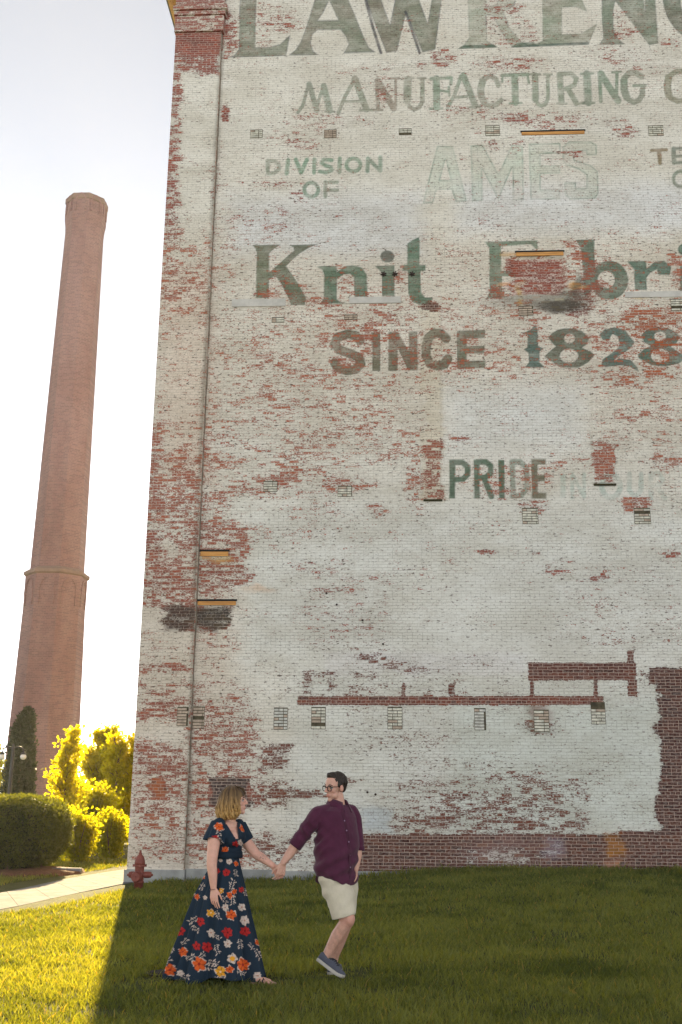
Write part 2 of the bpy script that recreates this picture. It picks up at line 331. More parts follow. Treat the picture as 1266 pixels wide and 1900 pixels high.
mf(S(5,(1282,140),(1270,132),(1256,132),(1244,140)), S(7,(1241,144),(1238,160),(1241,176)), S(5,(1245,182),(1258,188),(1272,185),(1282,176)), col=(130,132,108))
DG = (138,152,132)
def dv(*sh, col=DG): ink(list(sh), col, .85, None, 1, .4)
dv(S(3.6,(497,298),(497,322)), S(3.6,(497,299),(510,299),(518,306),(518,314),(510,321),(497,322)))
dv(S(3.8,(535,297),(532,322)), col=(108,144,116)); dv(S(3.8,(549,296),(559,320),(570,296)), col=(104,146,118)); dv(S(3.8,(584,296),(583,320)), col=(124,152,128))
dv(S(3.6,(616,297),(601,296),(597,302),(604,307),(614,310),(616,316),(606,320),(593,318)), col=(122,150,128)); dv(S(3.8,(631,294),(630,319)))
dv(S(3.6,*El(656,306,13,12)), col=(128,150,128)); dv(S(3.6,(682,318),(683,294),(706,317),(706,292)), col=(132,150,132))
dv(S(3.6,*El(578,352,13,13)), col=(130,152,132)); dv(S(3.6,(604,338),(604,365)), S(3.2,(604,339),(626,338)), S(3.2,(604,353),(626,353)))
AF, AE = (184,188,172), (74,116,94)
def am(sh): ink([sh], AF, .4, AE, 2.2, .1)
am(PHo([(784,378),(811,270),(841,271),(867,374),(846,376),(838,352),(811,353),(804,377)], [(827,297),(817,334),(836,334)]))
am(P((873,270),(896,268),(925,322),(950,268),(971,270),(973,372),(951,372),(951,311),(925,372),(895,315),(896,373),(876,374)))
am(P((981,266),(1040,265),(1041,284),(1004,286),(1004,306),(1040,306),(1040,322),(1004,323),(1004,351),(1040,352),(1040,370),(984,371)))
am(P((1044,272),(1056,262),(1096,262),(1108,269),(1108,288),(1088,288),(1088,281),(1066,281),(1067,296),(1098,307),(1110,318),(1111,360),(1104,369),(1058,371),(1048,362),(1047,338),(1069,338),(1069,349),(1088,348),(1088,325),(1074,315),(1050,306),(1044,298)))
ink([S(3,(1209,279),(1237,278)), S(3.8,(1223,280),(1225,303))], (140,118,84), .85)
ink([S(4,(1250,276),(1251,302)), S(2.8,(1250,276),(1275,275)), S(2.6,(1251,290),(1272,289)), S(2.8,(1251,302),(1276,301))], (128,136,122), .85)
ink([S(3.2,*El(1263,332,13,14,24,40,320))], (140,146,130), .85)
KG, KE = (92,110,88), (64,84,74)
def kn(*sh, col=KG, ed=KE): ink(list(sh), col, .92, ed, 1.1, .25)
kn(P((469,455),(521,454),(508,462),(500,470),(499,553),(475,553),(477,470),(474,460)), col=(112,116,92))
kn(P((499,506),(512,495),(535,474),(546,465),(545,459),(537,455),(590,453),(575,459),(558,469),(545,480),(531,494),(543,510),(556,530),(568,552),(566,566),(540,566),(535,552),(520,523),(511,512),(499,519)), col=(104,112,90))
kn(P((588,495),(601,493),(625,494),(625,505),(640,494),(655,492),(672,497),(681,510),(682,551),(658,551),(657,515),(650,508),(638,509),(625,518),(625,555),(632,560),(648,563),(595,564),(601,553),(602,510),(598,500)), col=(92,116,94))
kn(P(*El(719,476,13,11)), col=(100,106,94)); kn(P((696,494),(732,492),(732,549),(709,549),(709,507),(703,500)), col=(94,116,94))
kn(P((756,452),(766,445),(777,440),(779,446),(779,492),(790,492),(790,502),(780,503),(782,543),(789,552),(803,552),(800,562),(780,566),(765,560),(758,545),(757,503),(747,502),(748,492),(756,491)), col=(88,118,94))
kn(P((900,449),(997,446),(998,465),(985,453),(930,457),(930,503),(958,503),(958,512),(932,512),(933,545),(941,553),(903,554),(909,540),(908,460)), col=(120,134,114), ed=(92,124,104))
kn(PHo(El(1131,520,35,36,36), El(1125,519,16,16)), P((1068,445),(1103,444),(1104,500),(1098,540),(1087,550),(1084,545),(1082,500),(1078,460)), col=(98,114,96))
kn(P((1164,485),(1199,484),(1200,498),(1215,486),(1232,484),(1246,495),(1243,510),(1222,510),(1219,500),(1208,505),(1200,515),(1200,538),(1178,538),(1177,500)), col=(94,122,106))
kn(P(*El(1270,463,12,11)), P((1262,490),(1292,490),(1292,545),(1262,547)), col=(94,124,108))
SG, SE = (112,106,84), (72,80,66)
def si(*sh, col=SG): ink(list(sh), col, .9, SE, 1.3, .3)
si(S(8.5,(668,632),(660,622),(645,620),(626,626),(621,638),(630,649),(650,656),(666,663),(670,675),(660,685),(645,688),(627,683),(621,673)))
si(P((690,617),(706,616),(706,688),(691,688))); si(P((721,616),(738,616),(759,652),(759,616),(775,615),(776,687),(757,687),(738,645),(738,688),(721,688)))
si(S(8.5,(828,628),(820,620),(806,619),(795,628),(791,645),(791,662),(798,676),(812,680),(825,676),(831,666)))
si(P((848,614),(900,612),(900,627),(866,628),(866,643),(899,642),(899,656),(866,656),(866,670),(901,669),(901,683),(849,685)), col=(108,110,88))
TG, TE = (82,108,98), (60,78,70)
def ti(sh, col=TG): ink([sh], col, .93, TE, 1.3, .25)
ti(P((993,603),(998,610),(999,643),(1009,646),(1002,652),(1001,672),(1012,682),(974,682),(982,672),(981,655),(972,648),(979,645),(979,622),(970,618),(985,612)))
ti(PHo([(1017,626),(1025,618),(1035,612),(1048,609),(1062,609),(1080,614),(1094,628),(1088,640),(1080,645),(1094,652),(1103,660),(1092,672),(1075,682),(1045,682),(1030,675),(1010,662),(1020,652),(1032,642),(1028,640)], El(1057,628,10,9), El(1056,660,17,13)), col=(98,106,88))
ti(P((1112,622),(1122,612),(1140,607),(1160,612),(1172,628),(1178,636),(1168,648),(1150,660),(1138,670),(1150,665),(1170,668),(1182,680),(1186,690),(1168,680),(1150,678),(1135,680),(1115,682),(1118,668),(1135,655),(1148,645),(1150,635),(1146,624),(1136,620),(1130,632),(1118,632)), col=(88,112,102))
ti(PHo([(1190,622),(1200,612),(1215,607),(1240,609),(1254,616),(1262,625),(1255,638),(1245,643),(1262,655),(1275,662),(1260,674),(1235,680),(1210,678),(1185,665),(1184,658),(1195,648),(1208,642),(1195,635)], El(1225,624,11,9), El(1225,660,17,13)), col=(84,108,94))
PG = (78,102,80)
def pr(*sh, op=.92, col=PG, f=.2): ink(list(sh), col, op, None, 1, f)
pr(P((834,853),(845,853),(845,925),(834,925)), S(5.2,(841,858),(858,858),(868,866),(868,880),(859,889),(841,890)))
pr(P((879,853),(890,853),(891,925),(880,925)), S(5.2,(886,857),(902,857),(911,865),(910,879),(900,886),(886,887)), S(5.5,(899,888),(912,921)))
pr(P((925,853),(936,853),(937,925),(926,925)))
pr(P((946,853),(956,853),(957,924),(947,924)), S(5,(951,857),(966,857),(977,868),(978,905),(968,919),(952,920)), op=.62, f=.6)
pr(P((986,852),(1013,852),(1013,862),(998,862),(998,882),(1011,882),(1011,893),(998,893),(998,914),(1014,914),(1014,925),(987,925)), op=.85, col=(104,100,74))
FT = (120,152,140)
pr(P((1040,880),(1050,880),(1050,924),(1040,924)), S(3.5,(1062,924),(1062,880),(1084,922),(1084,880)), op=.34, col=FT, f=.7)
pr(S(5,*El(1134,902,17,21)), S(4.5,(1168,880),(1168,910),(1178,922),(1190,910),(1190,880)), op=.40, col=FT, f=.7)
pr(S(4.5,(1208,924),(1208,880),(1224,880),(1230,890),(1222,900),(1208,902)), S(4.5,(1220,902),(1234,924)), op=.30, col=FT, f=.7)

def seg_d(px, py, a, b):
    ax, ay = a; bx, by = b; dx, dy = bx-ax, by-ay
    t = np.clip(((px-ax)*dx + (py-ay)*dy)/(dx*dx+dy*dy+1e-9), 0, 1)
    return np.hypot(px-ax-t*dx, py-ay-t*dy)
def poly_sdf(px, py, pts):
    d = np.full(px.shape, 1e9); ins = np.zeros(px.shape, bool); n = len(pts)
    for i in range(n):
        a, b = pts[i], pts[(i+1) % n]
        d = np.minimum(d, seg_d(px, py, a, b))
        c = (a[1] > py) != (b[1] > py)
        if abs(b[1]-a[1]) > 1e-9:
            ins ^= c & (px < (b[0]-a[0])*(py-a[1])/(b[1]-a[1]) + a[0])
    return np.where(ins, -d, d)
def shape_sdf(px, py, sh):
    if sh[0] == 's':
        d = np.full(px.shape, 1e9)
        for i in range(len(sh[1])-1): d = np.minimum(d, seg_d(px, py, sh[1][i], sh[1][i+1]))
        return d - sh[2]
    d = poly_sdf(px, py, sh[1])
    for h in sh[2]: d = np.maximum(d, -poly_sdf(px, py, h))
    return d

CK = 1.20                                       # photo value -> surface colour
def wall_fields(px, py, u, z):
    n1 = fbm(u*2.2, z*5.0, 3); n2 = fbm(u*0.8, z*1.2, 9); n3 = fbm(u*9, z*24, 5, 3)
    wx = px + 16*(fbm(u*3, z*6, 11)-.5)*2; wy = py + 9*(fbm(u*3, z*6, 15)-.5)*2
    lo = np.full(px.shape, .135) + .25*(n2-.5)
    wear = lo
    for b in WEAR:
        sharp = b[-1] < 5
        a = blob(px if sharp else wx, py if sharp else wy, b)
        wear = wear*(1-a) + (b[5]*(1 if b[5] > .9 else .88) + (0 if b[5] > 1 else .02 + .26*(n2-.5)))*a
    wear = wear + np.where(wear < 1.05, .30*(n1-.5), .1*(n1-.5))
    pc = np.zeros(px.shape+(3,)); bc = np.zeros(px.shape+(3,))
    for b in PAINTC:
        a = blob(wx, wy, b)[..., None]; pc = pc*(1-a) + lin(*b[5], 1.38)*np.array([1.0, .99, 1.0])*a
    for b in BRICKC:
        a = blob(wx if len(b) > 7 or b[-1] else px*0+600, wy, b[:6]+(b[6],))[..., None] if b[6] else np.ones(px.shape+(1,))
        bc = bc*(1-a) + lin(*b[5], CK*.92)*a
    pc = pc*(.92+.16*n2[..., None])*(1 - .16*np.clip(wear, 0, .8)[..., None])*(.97+.06*n3[..., None])
    bl = bc.mean(-1, keepdims=True); bc = (bc*.95 + bl*.05)*np.array([.74, .70, .64])
    ink_a = np.zeros(px.shape)
    for shapes, col, op, edge, ew, fade, fill in L:
        allp = np.vstack([s_[1] for s_ in shapes]); mw = max([s_[2] for s_ in shapes if s_[0] == 's'] + [0]) + 4
        x0, y0 = allp.min(0)-mw; x1, y1 = allp.max(0)+mw
        idx = np.nonzero((px > x0) & (px < x1) & (py > y0) & (py < y1))
        if len(idx[0]) == 0: continue
        qx, qy = px[idx]+.8*(n3[idx]-.5), py[idx]+.6*(n1[idx]-.5); qu, qz = u[idx], z[idx]
        d = np.full(qx.shape, 1e9)
        for s_ in shapes: d = np.minimum(d, shape_sdf(qx, qy, s_))
        a = np.clip(.5 - d/1.3, 0, 1)
        f = fbm(qu*3.5, qz*7, 21); f2 = fbm(qu*14, qz*30, 25, 2)
        o = a*op*np.clip(1 - fade*2.4*np.clip(f-.42, 0, 1) - .35*fade*(f2-.3), 0.05, 1)
        c = np.broadcast_to(col*CK*(.86 if op > .8 else 1.0), qx.shape+(3,)).copy()
        g = fbm(qu*1.7, qz*2.3, 33)[..., None]
        c = c*(.82+.36*f2[..., None])*np.array([1.0, 1, 1]) * (1 + (g-.5)*np.array([.5, -.1, .1]))
        if edge is not None:
            e = np.clip(1 - np.abs(d+ew*.7)/ew, 0, 1)*np.clip(1.25 - 1.1*fbm(qu*5, qz*5, 41), 0, 1)
            c = c*(1-e[..., None]) + edge*CK*.9*e[..., None]; o = np.maximum(o, e*(.9 if op < .6 else .85*min(1, op+.1)))
        pc[idx] = pc[idx]*(1-o[..., None]) + c*o[..., None]
        ink_a[idx] = np.maximum(ink_a[idx], o)
    for b in STAIN:
        a = (blob(wx, wy, b)*b[6]*(.55+.9*(n1)))[..., None].clip(0, 1)
        pc = pc*(1-a) + lin(*b[5], CK)*a; bc = bc*(1-a*.8) + lin(*b[5], CK)*a*.8
    # shade of the joint beside the pier, painted as a dark line
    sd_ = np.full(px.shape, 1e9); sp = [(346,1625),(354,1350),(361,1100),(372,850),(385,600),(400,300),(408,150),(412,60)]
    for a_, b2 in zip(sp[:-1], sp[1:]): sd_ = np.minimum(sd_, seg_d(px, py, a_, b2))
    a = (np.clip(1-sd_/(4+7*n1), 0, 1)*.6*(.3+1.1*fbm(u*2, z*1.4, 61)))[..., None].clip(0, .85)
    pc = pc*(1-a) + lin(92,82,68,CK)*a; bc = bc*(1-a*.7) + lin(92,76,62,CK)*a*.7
    # relief: blocked openings set back, chases standing proud
    rel = np.zeros(px.shape)
    for x0, y0, x1, y1, h in ((784,575,818,927,.035), (1094,572,1124,700,.035), (1098,700,1141,898,.035), (948,476,1046,546,-.05), (984,283,1060,322,-.012)):
        q = np.maximum(np.maximum(x0-px, px-x1), np.maximum(y0-py, py-y1)); rel = np.where(q < 0, h, rel)
    return wear, np.clip(pc, 0, .9), np.clip(bc, 0.01, .9), rel

# --- the wall shader: brick bond by nodes, paint wear and colours from the surveyed attributes
ROW, BRW = 0.0575, 0.186
def wall_material():
    m, nt, b, out = newmat('painted_brick'); g = NT(nt)
    o = g.obj(); sx = g.n('ShaderNodeSeparateXYZ'); g.set(sx.inputs[0], o)
    cb = g.n('ShaderNodeCombineXYZ'); g.set(cb.inputs[0], g.math('ADD', sx.outputs[0], g.math('MULTIPLY', sx.outputs[1], 1.0))); g.set(cb.inputs[1], sx.outputs[2])
    uv = cb.outputs[0]
    # slight wobble of the courses
    wob = g.n('ShaderNodeTexNoise'); g.set(wob.inputs['Vector'], g.map(uv, (1.5, 6, 1))); wob.inputs['Scale'].default_value = 1.0
    vm = g.n('ShaderNodeVectorMath', operation='SCALE'); g.set(vm.inputs[0], wob.outputs['Color']); vm.inputs['Scale'].default_value = 0.03
    va = g.n('ShaderNodeVectorMath', operation='ADD'); g.set(va.inputs[0], uv); g.set(va.inputs[1], vm.outputs[0])
    br = g.n('ShaderNodeTexBrick', offset=0.5, offset_frequency=2, squash=0.5, squash_frequency=7)
    g.set(br.inputs['Vector'], va.outputs[0]); br.inputs['Color1'].default_value = (0, 0, 0, 1); br.inputs['Color2'].default_value = (1, 1, 1, 1)
    br.inputs['Mortar'].default_value = (.5, .5, .5, 1); br.inputs['Scale'].default_value = 1.0
    br.inputs['Mortar Size'].default_value = 0.0050; br.inputs['Mortar Smooth'].default_value = 0.35; br.inputs['Bias'].default_value = 0.0
    br.inputs['Brick Width'].default_value = BRW; br.inputs['Row Height'].default_value = ROW
    rnd = br.outputs['Color']; mor = br.outputs['Fac']
    wear = g.attr('wear').outputs['Fac']; pc = g.attr('paint').outputs['Color']; bc = g.attr('brick').outputs['Color']
    n1 = g.noise(g.map(uv, (5.5, 15, 1)), 1.0, 7, 0.80); n2 = g.noise(g.map(uv, (24, 46, 1)), 1.0, 4, 0.7); n0 = g.noise(g.map(uv, (.9, 2.2, 1), (5, 3, 0)), 1.0, 3, .5)
    w = g.math('ADD', wear, g.math('MULTIPLY', g.math('SUBTRACT', n1, .5), 1.55))
    w = g.math('ADD', w, g.math('MULTIPLY', g.math('SUBTRACT', rnd, .5), 0.42))
    w = g.math('ADD', w, g.math('MULTIPLY', g.math('SUBTRACT', n2, .5), 1.7))
    w = g.math('ADD', w, g.math('MULTIPLY', g.math('SUBTRACT', n0, .5), 0.35))
    bare = g.range(w, .50, .60)
    barem = g.range(g.math('SUBTRACT', w, .32), .50, .62)        # paint lasts longer in the joints
    # bare brick
    ramp = g.n('ShaderNodeValToRGB'); g.set(ramp.inputs[0], rnd); cr = ramp.color_ramp
    cr.elements[0].position = 0; cr.elements[0].color = (.55, .52, .55, 1); cr.elements[1].position = 1; cr.elements[1].color = (1.3, 1.2, 1.0, 1)
    for p, c in ((.12, (.8, .8, .84, 1)), (.5, (1, 1, 1, 1)), (.86, (1.15, 1.08, 1.0, 1)), (.93, (1.35, 1.3, 1.05, 1))):
        e = cr.elements.new(p); e.color = c
    bcol = g.mix(1.0, bc, ramp.outputs[0], 'MULTIPLY')
    bcol = g.mix(1.0, bcol, g.mix(n2, (.75, .75, .75, 1), (1.25, 1.25, 1.25, 1)), 'MULTIPLY')
    mcol = g.mix(n2, rgba(lin(138, 118, 104, CK)), rgba(lin(188, 166, 150, CK)))
    bm = g.mix(mor, bcol, mcol)
    # sound paint: joint shadow painted in as thin soft lines, scattered grime and hairline flaking
    jl = g.math('MULTIPLY', mor, g.range(n0, .35, .62, .30, .62))
    jn = g.math('MULTIPLY', jl, g.range(n2, .3, .6, .5, 1.1))
    pcol = g.mix(jn, pc, g.mix(1.0, pc, (.42, .40, .36, 1), 'MULTIPLY'))
    gr = g.range(g.math('ADD', n1, g.math('MULTIPLY', n2, .9)), .84, 1.14, 0, .55)
    gr = g.math('MULTIPLY', gr, g.range(wear, 0, .35, .45, 1.0))
    pcol = g.mix(gr, pcol, g.mix(1.0, pcol, (.55, .48, .41, 1), 'MULTIPLY'))
    nA = g.noise(g.map(uv, (.7, 1.6, 1), (3, 9, 0)), 1.0, 5, .65)
    pcol = g.mix(1.0, pcol, g.mix(g.range(nA, .32, .68), (.90, .885, .86, 1), (1.06, 1.065, 1.08, 1)), 'MULTIPLY')
    chip = g.math('MULTIPLY', g.range(g.noise(g.map(uv, (11, 26, 1), (9, 4, 0)), 1.0, 2, .5), .62, .67), g.range(wear, .05, .30, .5, .95))
    pcol = g.mix(chip, pcol, rgba(lin(92, 80, 70, CK)))
    inj = g.math('MULTIPLY', mor, g.math('SUBTRACT', 1.0, barem)); 
    vis = g.math('MULTIPLY', bare, g.math('SUBTRACT', 1.0, inj), clamp=True)
    film = g.range(g.noise(g.map(uv, (16, 38, 1), (2, 7, 0)), 1.0, 3, .6), .34, .60, .78, 1.0)
    g.set(b.inputs['Base Color'], g.mix(g.math('MULTIPLY', vis, film), pcol, bm))
    b.inputs['Roughness'].default_value = 0.88; b.inputs['Specular IOR Level'].default_value = 0.25
    h = g.math('ADD', g.math('MULTIPLY', g.math('SUBTRACT', 1.0, mor), 1.0), g.math('MULTIPLY', g.math('SUBTRACT', 1.0, bare), .25))
    h = g.math('ADD', h, g.math('MULTIPLY', n2, .5))
    g.set(b.inputs['Normal'], g.bump(h, 0.6, 0.008))
    return m
MW = wall_material()

def set_wall_attrs(me, wear, pc, bc): fattr(me, 'wear', wear); cattr(me, 'paint', pc); cattr(me, 'brick', bc)
def flat_attrs(o, wear=.5, pc=(192, 186, 172), bc=(150, 82, 70)):
    n = len(o.data.vertices); set_wall_attrs(o.data, np.full(n, wear), np.tile(lin(*pc, CK), (n, 1)), np.tile(lin(*bc, CK), (n, 1)))
def wall_grid(name, us, zs, w, smooth=False):
    U, Z = np.meshgrid(us, zs); u = U.ravel(); z = Z.ravel()
    W = P0 + u[:, None]*DU + w*DW + z[:, None]*ZZ
    px, py = proj(W)
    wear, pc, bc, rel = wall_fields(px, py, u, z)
    V = np.stack([u, w - rel, z], 1)
    nu, nz = len(us), len(zs)
    i = np.arange(nz-1)[:, None]*nu + np.arange(nu-1)[None]
    Lp = np.stack([i, i+1, i+nu+1, i+nu], -1).reshape(-1, 4)
    o = bigmesh(name, V, Lp, 4, MW, mill)
    set_wall_attrs(o.data, wear, pc, bc)
    return o
USEAM = 1.03
ZTOP = 20.6
G = 0.02
us = np.concatenate([np.arange(USEAM-.02, 11.6, G), np.arange(11.6, 14, .06), np.arange(14, 40, .5)])
zs = np.concatenate([np.arange(-.3, .2, .05), np.arange(.2, 18.9, G), np.arange(18.9, ZTOP+.01, .1)])
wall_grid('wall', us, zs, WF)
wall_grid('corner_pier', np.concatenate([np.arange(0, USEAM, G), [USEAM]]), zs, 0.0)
b_ = MB()
D = 26.0
b_.add([(0, 0, -.3), (0, 0, ZTOP), (0, D, ZTOP), (0, D, -.3)], [(0, 1, 2, 3)])                                    # side towards the sun
b_.add([(USEAM, 0, -.3), (USEAM, WF, -.3), (USEAM, WF, ZTOP), (USEAM, 0, ZTOP)], [(0, 1, 2, 3)])
b_.add([(39.9, WF, -.3), (39.9, D, -.3), (39.9, D, ZTOP), (39.9, WF, ZTOP)], [(0, 1, 2, 3)])
b_.add([(0, D, -.3), (39.9, D, -.3), (39.9, D, ZTOP), (0, D, ZTOP)], [(3, 2, 1, 0)])
flat_attrs(b_.build('side_wall', MW, mill), .45)
M_roof = simple('roof_felt', (.06, .06, .06), .9)
MB().box(-.3, 40.1, .0, D, ZTOP, ZTOP+.25).build('roof', M_roof, mill)

# pier capital: corbelled courses
def zat(x, y, w): return wp(x, y, w)[1]
z1 = zat(370, 57, -.05); z2 = zat(370, 25, -.1); z3 = zat(370, 17, -.1); z4 = zat(370, 9, -.1)
b_ = MB().box(-.03, USEAM+.05, -.045, WF+.02, z1, z2-.003, bev=.008).box(-.05, USEAM+.085, -.075, WF+.02, z2, z3-.004, bev=.008).box(-.07, USEAM+.12, -.11, WF+.02, z3, z4, bev=.008)
b_.box(-.03, USEAM+.05, -.04, WF+.02, z4+.003, ZTOP)
cap = b_.build('pier_capital', MW, mill)
n = len(cap.data.vertices); set_wall_attrs(cap.data, np.full(n, .66), np.tile(lin(196, 186, 172, CK), (n, 1)), np.tile(lin(146, 84, 76, .9), (n, 1)))

# dark strip added down the pier joint, its colour standing in for the joint's shade
M_seam_shade = simple('seam_shade', lin(126, 114, 98), .95, .35, 5)
b_ = MB(); r_ = random.Random(4)
zz = .24
while zz < z1:
    h = r_.uniform(.25, .7); w_ = r_.uniform(.010, .026)
    b_.add([(USEAM+.001, WF-.004-.02, zz), (USEAM+w_, WF-.004, zz), (USEAM+w_*r_.uniform(.7, 1.2), WF-.004, zz+h), (USEAM+.001, WF-.024, zz+h)], [(0, 1, 2, 3)])
    zz += h*(1.0 if r_.random() < .85 else 1.4)
b_.build('seam_shade_strip', M_seam_shade, mill)

# foundation
M_stone = simple('foundation_stone', lin(150, 150, 146), .9, .22, 3, bump=.5)
zf = wp(700, 1617)[1]
b_ = MB().box(-.04, USEAM+.03, -.05, WF+.1, -.4, wp(300, 1614, -.05)[1], bev=.01)
x = USEAM+.035; r_ = random.Random(2)
while x < wp(790, 1618)[0]:
    l = r_.uniform(1.0, 1.7); b_.box(x, min(x+l, wp(792, 1618)[0])-.006, WF-.05, WF+.1, -.4, zf+r_.uniform(-.01, .01), bev=.01); x += l
b_.build('foundation', M_stone, mill)

# timber lintels left in the blocked openings
def wood(name, a, bcol):
    m, nt, b, out = newmat(name); g = NT(nt); o = g.obj()
    n = g.noise(g.map(o, (2, 30, 40)), 1.0, 4, .6)
    g.set(b.inputs['Base Color'], g.mix(g.range(n, .3, .7), rgba(a), rgba(bcol))); b.inputs['Roughness'].default_value = .85
    g.set(b.inputs['Normal'], g.bump(n, .4, .01)); return m
M_wood = wood('weathered_timber', lin(150, 104, 56, CK), lin(206, 150, 84, CK))
for x0, x1, y0, y1 in ((968,1085,242.5,250), (958,1046,466,475), (372,424,1021,1032), (367,438,1113,1123)):
    ua, ub = wp(x0, y1)[0], wp(x1, y1)[0]; za, zb = wp((x0+x1)/2, y1)[1], wp((x0+x1)/2, y0)[1]
    ua = max(ua, USEAM+.004)
    MB().box(ua, ub, WF-.022, WF+.05, za, zb-.03, bev=.006).build('timber_lintel', M_wood, mill)
    MB().box(ua-.02, ub+.02, WF-.012, WF+.02, zb-.028, zb+.012).build('lintel_gap', simple('dark_gap', (.02, .018, .016), .95), mill)  # near-black strip along the top of each lintel
# flush stone sills
M_sill = simple('sill_stone', lin(178, 174, 166, CK), .85, .1, 6)
for x0, x1, y0, y1 in ((430,530,555,569), (648,744,551,563), (1160,1275,541,552)):
    ua, ub = wp(x0, y1)[0], wp(x1, y1)[0]; za, zb = wp((x0+x1)/2, y1)[1], wp((x0+x1)/2, y0)[1]
    MB().box(ua, ub, WF-.018, WF+.05, za, zb, bev=.005).build('stone_sill', M_sill, mill)
# dark bars under the old chases, coloured for ledge shadow and moss
M_dark = simple('moss_and_shadow', lin(56, 52, 30), .95)
for x0, x1, y in ((786,821,927), (1102,1143,898)):
    ua, ub = wp(x0, y)[0], wp(x1, y)[0]; z = wp((x0+x1)/2, y)[1]
    MB().box(ua, ub, WF-.045, WF+.02, z-.035, z-.004).build('chase_ledge_shade', M_dark, mill)
# bricked-up joist pockets: dark open joints round a few loose bricks
M_gap = simple('pocket_gap', lin(84, 77, 60), .95, .45, 9)
M_pb = [simple('pocket_brick', lin(*c), .9, .25, 14, bump=.3) for c in ((204,200,184), (178,160,142), (196,194,184))]
pk = [(476,249,23,4,0),(613,249,23,4,1),(752,245,23,3,0),(914,243,26,5,0),(1217,243,26,5,0),
      (516,594,23,2,0),(651,589,24,2,1),(976,577,26,4,1),(1259,566,26,5,0),(502,903,26,4,0),(640,912,26,4,0),(984,958,28,6,0),(1192,958,28,6,0),
      (521,1334,26,7,2),(591,1333,27,7,0),(733,1333,27,7,0),(891,1335,20,7,2),(1005,1338,26,7,0),(1110,1324,24,7,0),(339,1330,22,6,1),(368,1332,24,7,1)]
rr = random.Random(11)
for cx, cy, wd_, rows, ci in pk:
    hpx = rows*5.6 if cy > 1200 else rows*(3.4+cy/700)
    off = 0.0 if cx < 346 else WF
    u0, zb = wp(cx-wd_/2, cy+hpx/2, off); u1, zt = wp(cx+wd_/2, cy-hpx/2, off)
    if off > 0: u0 = max(u0, USEAM+.03)
    b_ = MB()
    jag = .012
    b_.add([(u0-.001, off-.0035, zb-.004), (u1+.004, off-.0035, zb-.004), (u1+.004, off-.0035, zt+.016), (u0-.001, off-.0035, zt+.016)], [(0, 1, 2, 3)], 0)
    rh = (zt-zb)/rows
    for k in range(rows):
        if rr.random() < .08: continue
        x = u0; 
        while x < u1-.03:
            l = min(rr.choice((.09, .18, .18)), u1-x)
            b_.box(x+.006, x+l-.004, off-.010-rr.uniform(0, .006), off+.005, zb+k*rh+.007, zb+(k+1)*rh-.007, m=1 + (ci if rr.random() < .8 else 1), bev=.003)
            x += l
    b_.build('joist_pocket', [M_gap]+M_pb, mill)
# iron wall anchors
M_iron = simple('rusty_iron', lin(58, 44, 38), .8, .3, 20)
for cx, cy in ((712, 509), (733, 509), (765, 509)):
    u, z = wp(cx, cy); b_ = MB()
    for k in range(3):
        a = k*math.pi/3 + .3; d = Vector((math.cos(a), 0, math.sin(a)))
        R = Matrix.Rotation(-a, 3, 'Y')
        b_.box(-.06, .06, -.008, .008, -.011, .011, R=R, o=(u, WF-.016-.004*k, z))
    b_.lathe([(.0, -.01), (.022, -.01), (.018, .03), (0, .03)], 8, ax=(Matrix.Rotation(math.radians(90), 3, 'X'), (u, WF-.02, z)))
    b_.build('wall_anchor', M_iron, mill)
# small drilled holes / bolt stubs low on the wall
for cx, cy in ((625,1122),(673,1151),(606,1101),(711,1195),(682,1470),(697,1474)):
    u, z = wp(cx, cy); MB().lathe([(0, -.012), (.022, -.012), (.022, .012), (0, .012)], 8, ax=(Matrix.Rotation(math.radians(90), 3, 'X'), (u, WF-.0, z))).build('bolt_stub', M_iron, mill)
# eave along the sunny side
M_eave = wood('eave_board', lin(206, 176, 130, CK), lin(228, 202, 160, CK))
EO, EZ = .20, 19.05
b_ = MB().box(-EO, -.004, .02, D, EZ, EZ+.05).box(-EO-.05, -EO+.03, -.02, D, EZ-.05, EZ+.30).box(-.07, -.01, .02, D, EZ-.06, EZ-.003)
b_.build('eave', M_eave, mill)
MB().box(-EO-.12, -EO-.055, -.02, D, EZ+.05, EZ+.36, bev=.02).build('gutter', simple('gutter_metal', lin(120, 126, 130), .5, metal=.3), mill)
# ------------------------------------------------------------------ ground, lawn, path
def smooth(a, b, x):
    t = np.clip((np.asarray(x, float)-a)/(b-a), 0, 1); return t*t*(3-2*t)
ZR = wp(1266, 1616)[1]
def terrain(x, y):
    """lawn height: nearly flat, rising a little to the right where it meets the wall"""
    x = np.asarray(x, float); y = np.asarray(y, float)
    u = (x-P0[0])*DU[0] + (y-P0[1])*DU[1]
    near = smooth(13, 20, y)
    return near*(-.004 + (ZR+.0)*smooth(1.0, 7.5, u)) + .035*(fbm(x*.35+9, y*.35+3, 2, 3)-.5)*smooth(0, 2, np.hypot(x+.4, y-9.5)) + np.where(y > 26, -.002*(y-26), 0)
def ground_mat():
    m, nt, b, out = newmat('soil_and_thatch'); g = NT(nt); o = g.obj()
    n = g.noise(o, 1.2, 5, .6); n2 = g.noise(o, 40, 3, .7)
    c = g.mix(g.range(n, .35, .65), (.070, .085, .026, 1), (.10, .115, .036, 1)); c = g.mix(g.range(n2, .4, .7), c, (.10, .085, .035, 1))
    g.set(b.inputs['Base Color'], c); b.inputs['Roughness'].default_value = .95; b.inputs['Specular IOR Level'].default_value = .1
    g.set(b.inputs['Normal'], g.bump(n2, .8, .03)); return m
M_soil = ground_mat()
xs = np.concatenate([[-900, -400, -150, -60, -35], np.arange(-22, 22.1, .35), [35, 60, 150, 400, 900]])
ys = np.concatenate([[-300, -60, -20], np.arange(-6, 30.1, .35), [36, 50, 80, 150, 400, 1800]])
